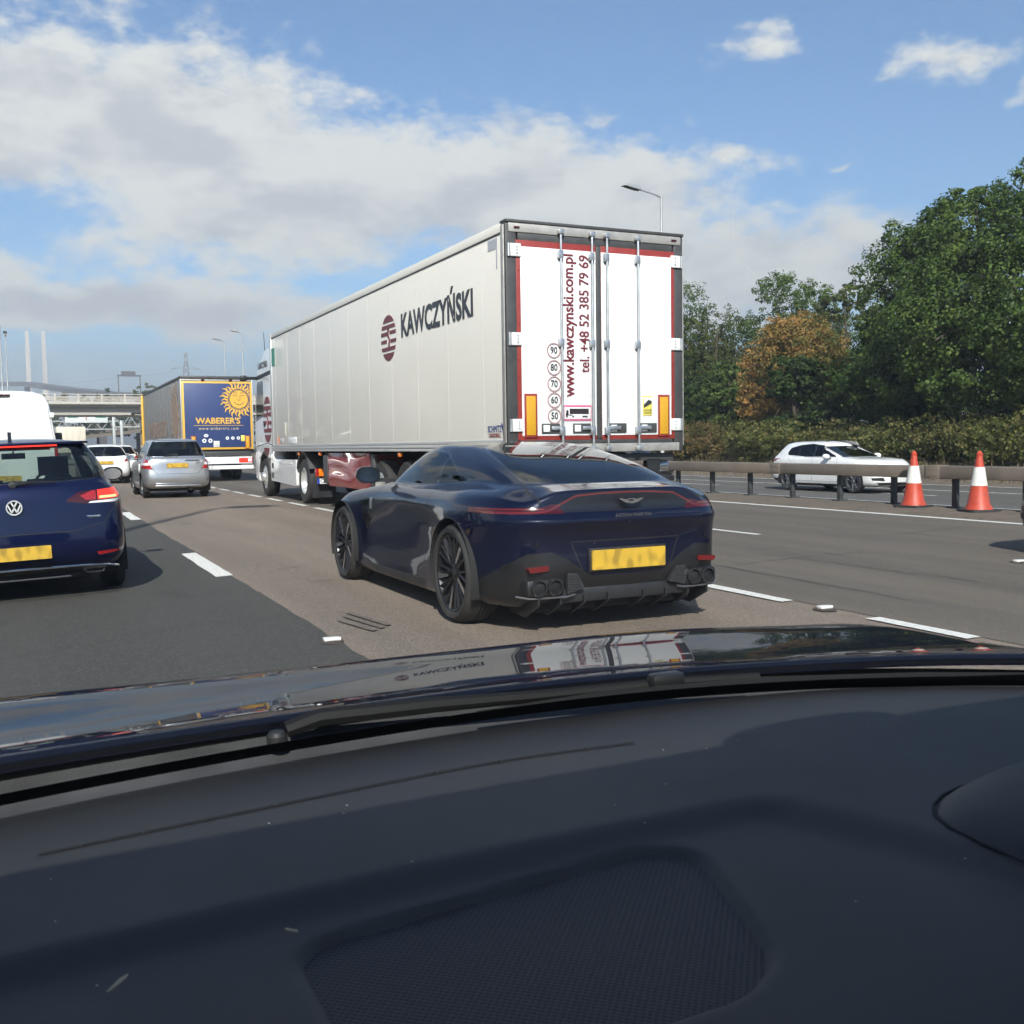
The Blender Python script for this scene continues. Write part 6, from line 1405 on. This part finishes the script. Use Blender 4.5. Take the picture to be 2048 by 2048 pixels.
# dry grass on the dirt edge
rng = np.random.default_rng(77); n = 9000; P = np.stack([rng.uniform(26.7, 29.8, n), rng.uniform(5, 75, n), np.zeros(n)], 1); P[:, 2] = -.22+(P[:, 0]-26.7)*.09
dirn = rng.normal(size=(n, 3))*.35; dirn[:, 2] = 1; hgt = rng.uniform(.12, .5, n)[:, None]*(np.clip((P[:, 0]-26.3)/2.5, .25, 1))[:, None]; side = rng.normal(size=(n, 3)); side[:, 2] = 0; side /= np.linalg.norm(side, axis=1)[:, None]
Q = np.stack([P-side*.018, P+side*.018, P+dirn*hgt+side*.004, P+dirn*hgt-side*.004], 1)
o = leaf_object('dry_grass', Q, np.clip(rng.uniform(.2, 1, n), 0, 1), leaf_mat('straw', [(.06, .07, .02), (.17, .135, .07), (.26, .20, .12), (.30, .25, .16)])); tag(o, 'dry straw-coloured grass along the far verge', 'grass', kind='stuff')
# far trees beyond the overpass
for i, (x, y, h, w_, lb) in enumerate([(2, 268, 13, 9, 'far dark tree under the overpass by the white van'), (16, 275, 12, 8, 'far dark tree under the overpass behind the green signs'), (27, 285, 14, 9, 'far dark tree under the overpass by the blue lorry'), (42, 300, 15, 11, 'far tree hidden behind the blue lorry'), (62, 330, 16, 12, 'far tree behind the white lorry'), (-14, 270, 13, 9, 'far tree hidden behind the white van')]):
    rg_ = np.random.default_rng(90+i); tree('far_tree', x, y, 3, h, auto_lobes(rg_, h, w_, 14, .05), 3500, .75, DARKG if i % 2 else MIDGREEN, lb, 90+i, .3, group='far trees beyond the overpass', nb=6)

# tree belt on the near verge, out of view but mirrored in the lorry and the coupe
rng = np.random.default_rng(200); lo = []
for k in range(46):
    y = -70+k*3.6; h = rng.uniform(5, 9); lo += [(-17+rng.uniform(-2, 2), y, h*.35, 2.6, 2.6, h*.4), (-19+rng.uniform(-2, 2), y+1, h*.7, 2.4, 2.4, h*.32)]
Q, v = leaf_cloud(rng, lo, 42000, .50); o = leaf_object('roadside_wood', Q, v, DARKG); tag(o, 'dark roadside wood on the near verge, mirrored in the lorry side', 'wood', kind='stuff')
# ------------------------------------------------------------------ the car the picture is taken from
CX = .42
own = empty('own_car', (0, 0, 0))
OWN_PAINT, t, b = principled('deep_blue_bonnet_paint'); n_ = t.noise(t.coord(), 4, 6, .6)
t.put(b.inputs['Base Color'], t.mix(t.ss(n_, .3, .7), (.003, .0045, .011), (.005, .007, .015))); b.inputs['Roughness'].default_value = .45; b.inputs['Specular IOR Level'].default_value = .0
b.inputs['Coat Weight'].default_value = .62; t.put(b.inputs['Coat Roughness'], t.mapr(n_, .3, .7, .0, .018))
VINYL, t, b = principled('dashboard_vinyl'); p = t.pos(); g = t.noise(p, 900, 3, .6); l_ = t.noise(p, 5, 6, .65)
t.put(b.inputs['Base Color'], t.mix(t.ss(l_, .35, .7), (.0250, .0250, .0275), (.0310, .0307, .0312))); t.put(b.inputs['Roughness'], t.mapr(l_, .3, .7, .50, .62)); b.inputs['Specular IOR Level'].default_value = .42
bn = t.node('ShaderNodeBump'); bn.inputs['Strength'].default_value = .6; bn.inputs['Distance'].default_value = .0008; t.put(bn.inputs['Height'], g); t.put(b.inputs['Normal'], bn.outputs[0])
def ss01(x, a, b_):
    u = np.clip((x-a)/(b_-a), 0, 1); return u*u*(3-2*u)
def base_y(x): return .992-(.30 if x > .46 else .12)*(x-.46)**2
def grid(name, xs, ys, fz, material, parent, fy=None):
    n = len(xs); vs = []
    for v in ys:
        for x in xs: vs.append(fz(x, v))
    me = bpy.data.meshes.new(name); me.from_pydata(vs, [], [(j*n+i, j*n+i+1, (j+1)*n+i+1, (j+1)*n+i) for j in range(len(ys)-1) for i in range(n-1)]); me.materials.append(material); me.polygons.foreach_set('use_smooth', [True]*len(me.polygons)); me.update()
    return link(name, me, parent)
GP = np.array(bezel([(.138, .626), (.415, .652), (.450, .628), (.398, .478), (.36, .452), (.14, .446)], .035, 6))
def grille_sd(x, y):
    a = GP; b_ = np.roll(GP, -1, 0); p_ = np.array([x, y]); d = b_-a; u = np.clip(((p_-a)*d).sum(1)/(d*d).sum(1), 0, 1); q = a+d*u[:, None]; ds = np.sqrt(((p_-q)**2).sum(1)).min()
    c = ((a[:, 1] > y) != (b_[:, 1] > y)) & (x < (b_[:, 0]-a[:, 0])*(y-a[:, 1])/(b_[:, 1]-a[:, 1]+1e-12)+a[:, 0])
    return -ds if c.sum() % 2 else ds
def dash_z(x, y):
    z = .948-.02*ss01(.40-y, 0, .25)
    pod = (1-ss01(y, .655, .690))*(1-ss01(x-(.575+(.62-y)*.45), -.03, .03))
    z -= .010*pod
    z += .010*ss01(x, .50, .95)*ss01(y, .62, .80)
    z -= .035*(x-.42)**2
    if .10 < x < .49 and .40 < y < .70: z -= .007*(1-ss01(grille_sd(x, y), -.002, .006))
    return z
grid('dashboard', list(np.linspace(-.55, 1.40, 300)), list(np.linspace(0, 1, 130)), lambda x, v: (x, .22+v*(base_y(x)-.012-.22), dash_z(x, .22+v*(base_y(x)-.012-.22))), VINYL, own)
m = MB(); m.box(-.55, 1.40, .20, .24, .45, .92, .01); m.build('dashboard_front', VINYL, own)
# speaker grille let into the pod
GR, t, b = principled('speaker_mesh'); p = t.pos(); s_ = t.sep(p); kx = 2*math.pi/.0052
wv = t.m('MULTIPLY', t.m('SINE', t.m('MULTIPLY', t.m('ADD', s_[0], t.m('MULTIPLY', s_[1], .15)), kx)), t.m('SINE', t.m('MULTIPLY', s_[1], kx)))
t.put(b.inputs['Base Color'], t.mix(t.ss(wv, -.1, .5), (.020, .021, .027), (.0015, .0015, .002))); b.inputs['Roughness'].default_value = .6
bn = t.node('ShaderNodeBump'); bn.inputs['Strength'].default_value = .8; bn.inputs['Distance'].default_value = .0015; bn.invert = True; t.put(bn.inputs['Height'], t.ss(wv, -.2, .6)); t.put(b.inputs['Normal'], bn.outputs[0])
poly = [tuple(q) for q in GP]
def grille_z(x, y): return .948-.010-.035*(x-.42)**2-.0055
m = MB(); xs = np.linspace(.13, .455, 60); n = len(poly)
m.add([(x, y, grille_z(x, y)) for x, y in poly]+[(.28, .55, grille_z(.28, .55))], [(i, (i+1) % n, n) for i in range(n)]); m.build('speaker_grille', GR, own, fix=False)
# defroster slot
m = MB(); pts = [(-.006, .846), (.157, .855), (.395, .870), (.541, .862)]
f_ = pchip(pts); prev = None; vs = []
for k in range(31):
    q = f_(3*k/30); vs += [(q[0], q[1]-.0022, dash_z(q[0], q[1])+.0012), (q[0], q[1]+.0022, dash_z(q[0], q[1])+.0012)]
m.add(vs, [(2*k, 2*k+1, 2*k+3, 2*k+2) for k in range(30)]); sl = m.build('defroster_slot', UNDER, own, fix=False)
m = MB()
for k in range(2, 29, 3):
    q = f_(3*k/30); m.box(q[0]-.001, q[0]+.001, q[1]-.003, q[1]+.002, dash_z(q[0], q[1])+.001, dash_z(q[0], q[1])+.0022)
m.build('slot_rib', VINYL, sl)
# instrument hood
m = MB(); bm = bmesh.new(); bmesh.ops.create_icosphere(bm, subdivisions=5, radius=1)
for v in bm.verts:
    q = v.co; v.co = Vector((.885+math.copysign(abs(q.x)**.75, q.x)*.265, .50+math.copysign(abs(q.y)**.8, q.y)*.135-.10*q.x*.25, .917+q.z*.070))
m.addbm(bm); m.build('instrument_hood', VINYL, own, 60)
m = MB(); pts = []
for k in range(33):
    a = 2*math.pi*k/32; cx_, sy_ = math.cos(a), math.sin(a); qx = math.copysign(abs(cx_)**.75, cx_); qy = math.copysign(abs(sy_)**.8, sy_)
    xx, yy = .885+qx*.249, .50+qy*.127-.10*cx_*.25; pts.append((xx, yy, dash_z(xx, yy)+.0005))
m.tube(pts, .0016, 6, caps=False); m.build('hood_seam', UNDER, own)
# crumbs on the dashboard
m = MB(); m.tube([(.028, .605, .9445), (.036, .612, .946), (.040, .620, .9445)], [.0006, .0014, .0005], 5); m.build('dry_crumb', mat('straw_crumb', (.45, .38, .25), .7), own)
m = MB(); m.tube([(.1355, .632, .9455), (.1415, .625, .9455)], .0008, 5); m.build('dry_crumb', mat('straw_crumb', (.45, .38, .25), .7), own)
rc = random.Random(5); m = MB()
for k in range(26):
    x, y = rc.uniform(0, .8), rc.uniform(.46, .84); m.box(x, x+.0012, y, y+.001, dash_z(x, y)+.0004, dash_z(x, y)+.001)
o = m.build('dust_specks', mat('dust', (.4, .38, .34), .8), own); o['kind'] = 'stuff'
# windscreen, black band at its foot
HDR_Y, HDR_Z = .20, 1.435
def screen(x, v):
    yb = base_y(x); zb = .956-.03*(x-.42)**2; k = 1-.22*v; xx = CX+(x-CX)*k
    yt = HDR_Y-.12*(x-.42)**2; bow = .035*math.sin(math.pi*v)
    return (xx, yb+(yt-yb)*v+bow*.6, zb+(HDR_Z-zb)*v+bow*.8)
SCREEN = glass('windscreen_glass', (.90, .93, .92), 1.45)
grid('windscreen', list(np.linspace(-.46, 1.30, 48)), list(np.linspace(.022, 1, 24)), screen, SCREEN, own)
grid('ceramic_band', list(np.linspace(-.50, 1.34, 60)), list(np.linspace(-.008, .021, 6)), lambda x, v: tuple(np.array(screen(x, v))+np.array([0, -.004, .002])), mat('ceramic_black', (.004, .004, .004), .5), own)
# cowl, wiper, bonnet
COWL = mat('cowl_black', (.045, .046, .047), .6, var=.2, vscale=12, bump=.3, bscale=300)
grid('cowl_panel', list(np.linspace(-.50, 1.34, 60)), list(np.linspace(0, 1, 10)), lambda x, v: (x, base_y(x)+.004+.13*v, .938+.012*v-.03*(x-.42)**2-.02*math.sin(math.pi*v)), COWL, own)
def bonnet(x, v):
    y0 = base_y(x)+.105
    if v < 0:                                   # rolled rear lip
        q = bonnet(x, 0); k = -v; return (x, y0-.007*math.sin(math.pi*min(1, k*1.2)), q[2]-.016*k**1.3)
    e = abs(x-CX)/.99; y = y0+(2.35-y0)*v**1.3; yn = y-(y0-1.09)*max(0, 1-(y-y0)/.9)
    if yn < 1.345: z = .962-.18*(yn-1.09)+.18/.51*(yn-1.09)**2
    elif yn < 1.545: z = .9391-.75*(yn-1.345)**2
    else: z = .9091-.30*(yn-1.545)-.06*(yn-1.545)**2
    rid = math.exp(-((abs(x-CX)-.50)/.22)**2)*.006*ss01(yn, 1.10, 1.40)
    z += rid-.05*max(0, e-.55)**2-.22*max(0, e-.90)**1.5*4
    return (x, y, z)
grid('bonnet', list(np.linspace(CX-.99, CX+.99, 140)), list(np.linspace(-1, 0, 9))[:-1]+list(np.linspace(0, 1, 80)), bonnet, OWN_PAINT, own)
WB = mat('wiper_black', (.006, .006, .006), .65, spec=.25)
def wz(x, y): return .952-.03*(x-.42)**2
m = MB(); m.tube([(.235, 1.062, .953), (.27, 1.060, .962), (.40, 1.050, .962), (.528, 1.035, .960), (.69, 1.012, .962), (.80, .987, .962)], [.009, .010, .009, .007, .006, .005], 8); wa = m.build('wiper_arm', WB, own)
m = MB(); m.lathe([(0, .002), (.008, .002), (.011, -.002), (.011, -.014)], 'z', (.225, 1.063, .950), 16); m.build('wiper_pivot', mat('pivot_grey', (.02, .02, .02), .5), wa)
m = MB(); m.tube([(.44, 1.026, .952), (.60, 1.010, .956), (.80, .975, .956), (1.0, .920, .952), (1.14, .868, .950)], [.004, .008, .009, .007, .003], 6); m.build('wiper_blade', WB, wa)
m = MB(); m.box(.655, .70, .998, 1.018, .958, .976, .005); m.build('blade_clip', mat('clip_grey', (.012, .012, .012), .4), wa)
# shell that shades the cabin
TRIM = mat('cabin_headlining', (.16, .16, .17), .9)
m = MB(); m.box(CX-.74, CX+.74, -2.1, HDR_Y-.02, 1.445, 1.475, .01); m.build('roof', OWN_PAINT, own)
m = MB(); m.box(CX-.74, CX+.74, -2.05, HDR_Y-.03, 1.40, 1.444); m.build('headlining', TRIM, own)
for s_ in (-1, 1):
    m = MB(); m.tube([(CX+s_*.90, .80, .93), (CX+s_*.80, .50, 1.22), (CX+s_*.72, HDR_Y-.08, 1.44)], .05, 8); m.build('screen_pillar', OWN_PAINT, own)
    m = MB(); m.box(CX+s_*.84, CX+s_*.92, -2.3, .95, .12, .95, .04); m.build('door', OWN_PAINT, own)
    m = MB(); m.bar((CX+s_*.85, -.55, .95), (CX+s_*.62, -.6, 1.45), .10); m.bar((CX+s_*.85, -1.75, .95), (CX+s_*.62, -1.55, 1.45), .35, .1); m.build('side_pillar', OWN_PAINT, own)
    m = MB(); m.box(CX+s_*.76, CX+s_*.89, 1.0, 2.2, .30, .66, .05); m.build('front_wing', OWN_PAINT, own)
m = MB(); m.box(CX-.85, CX+.85, 2.28, 2.44, .22, .55, .06); m.build('front_bumper', OWN_PAINT, own)
m = MB(); m.box(CX-.85, CX+.85, -2.5, -2.3, .25, 1.0, .06); m.build('tailgate', OWN_PAINT, own)
m = MB(); m.box(CX-.85, CX+.85, -2.3, 2.2, .10, .22); m.build('floor_pan', UNDER, own)
m = MB()
for x in (.02, .80): seat(m, x, -.42, .30, .5, .60, .2)
m.box(CX-.62, CX+.62, -1.65, -1.45, .35, 1.05, .06); m.build('seats', CABIN, own)
put_wheels(own, [(CX+s_*.80, y, .25) for s_ in (-1, 1) for y in (-1.55, 1.62)], WM_B)
# rear-view mirror: only its lower corner reaches the top right of the view
m = MB(); bm = bmesh.new(); bmesh.ops.create_icosphere(bm, subdivisions=4, radius=1)
for v in bm.verts: q = v.co; v.co = Vector((.476+.115*math.copysign(abs(q.x)**.8, q.x), .245+.018*q.y, 1.4125+.032*math.copysign(abs(q.z)**.85, q.z)))
m.addbm(bm); m.build('rear_view_mirror', BLACK_PLASTIC, own, 60)
tag(own, 'dark car around the camera with grey dashboard, windscreen, wiper and glossy bonnet', 'car')

# ------------------------------------------------------------------ summer haze over the whole place
HZ = bpy.data.materials.new('haze_air'); HZ.use_nodes = True; t = NT(HZ.node_tree); t.n.clear()
pv_ = t.node('ShaderNodeVolumePrincipled'); pv_.inputs['Color'].default_value = (.90, .94, 1.0, 1); pv_.inputs['Density'].default_value = .00075; pv_.inputs['Anisotropy'].default_value = .2
oo = t.node('ShaderNodeOutputMaterial'); t.l.new(pv_.outputs[0], oo.inputs['Volume'])
m = MB(); m.box(-6100, 6100, -450, 7100, -6, 140); o = m.build('haze', HZ, sm=False); tag(o, 'pale summer haze filling the air', 'haze', kind='stuff')
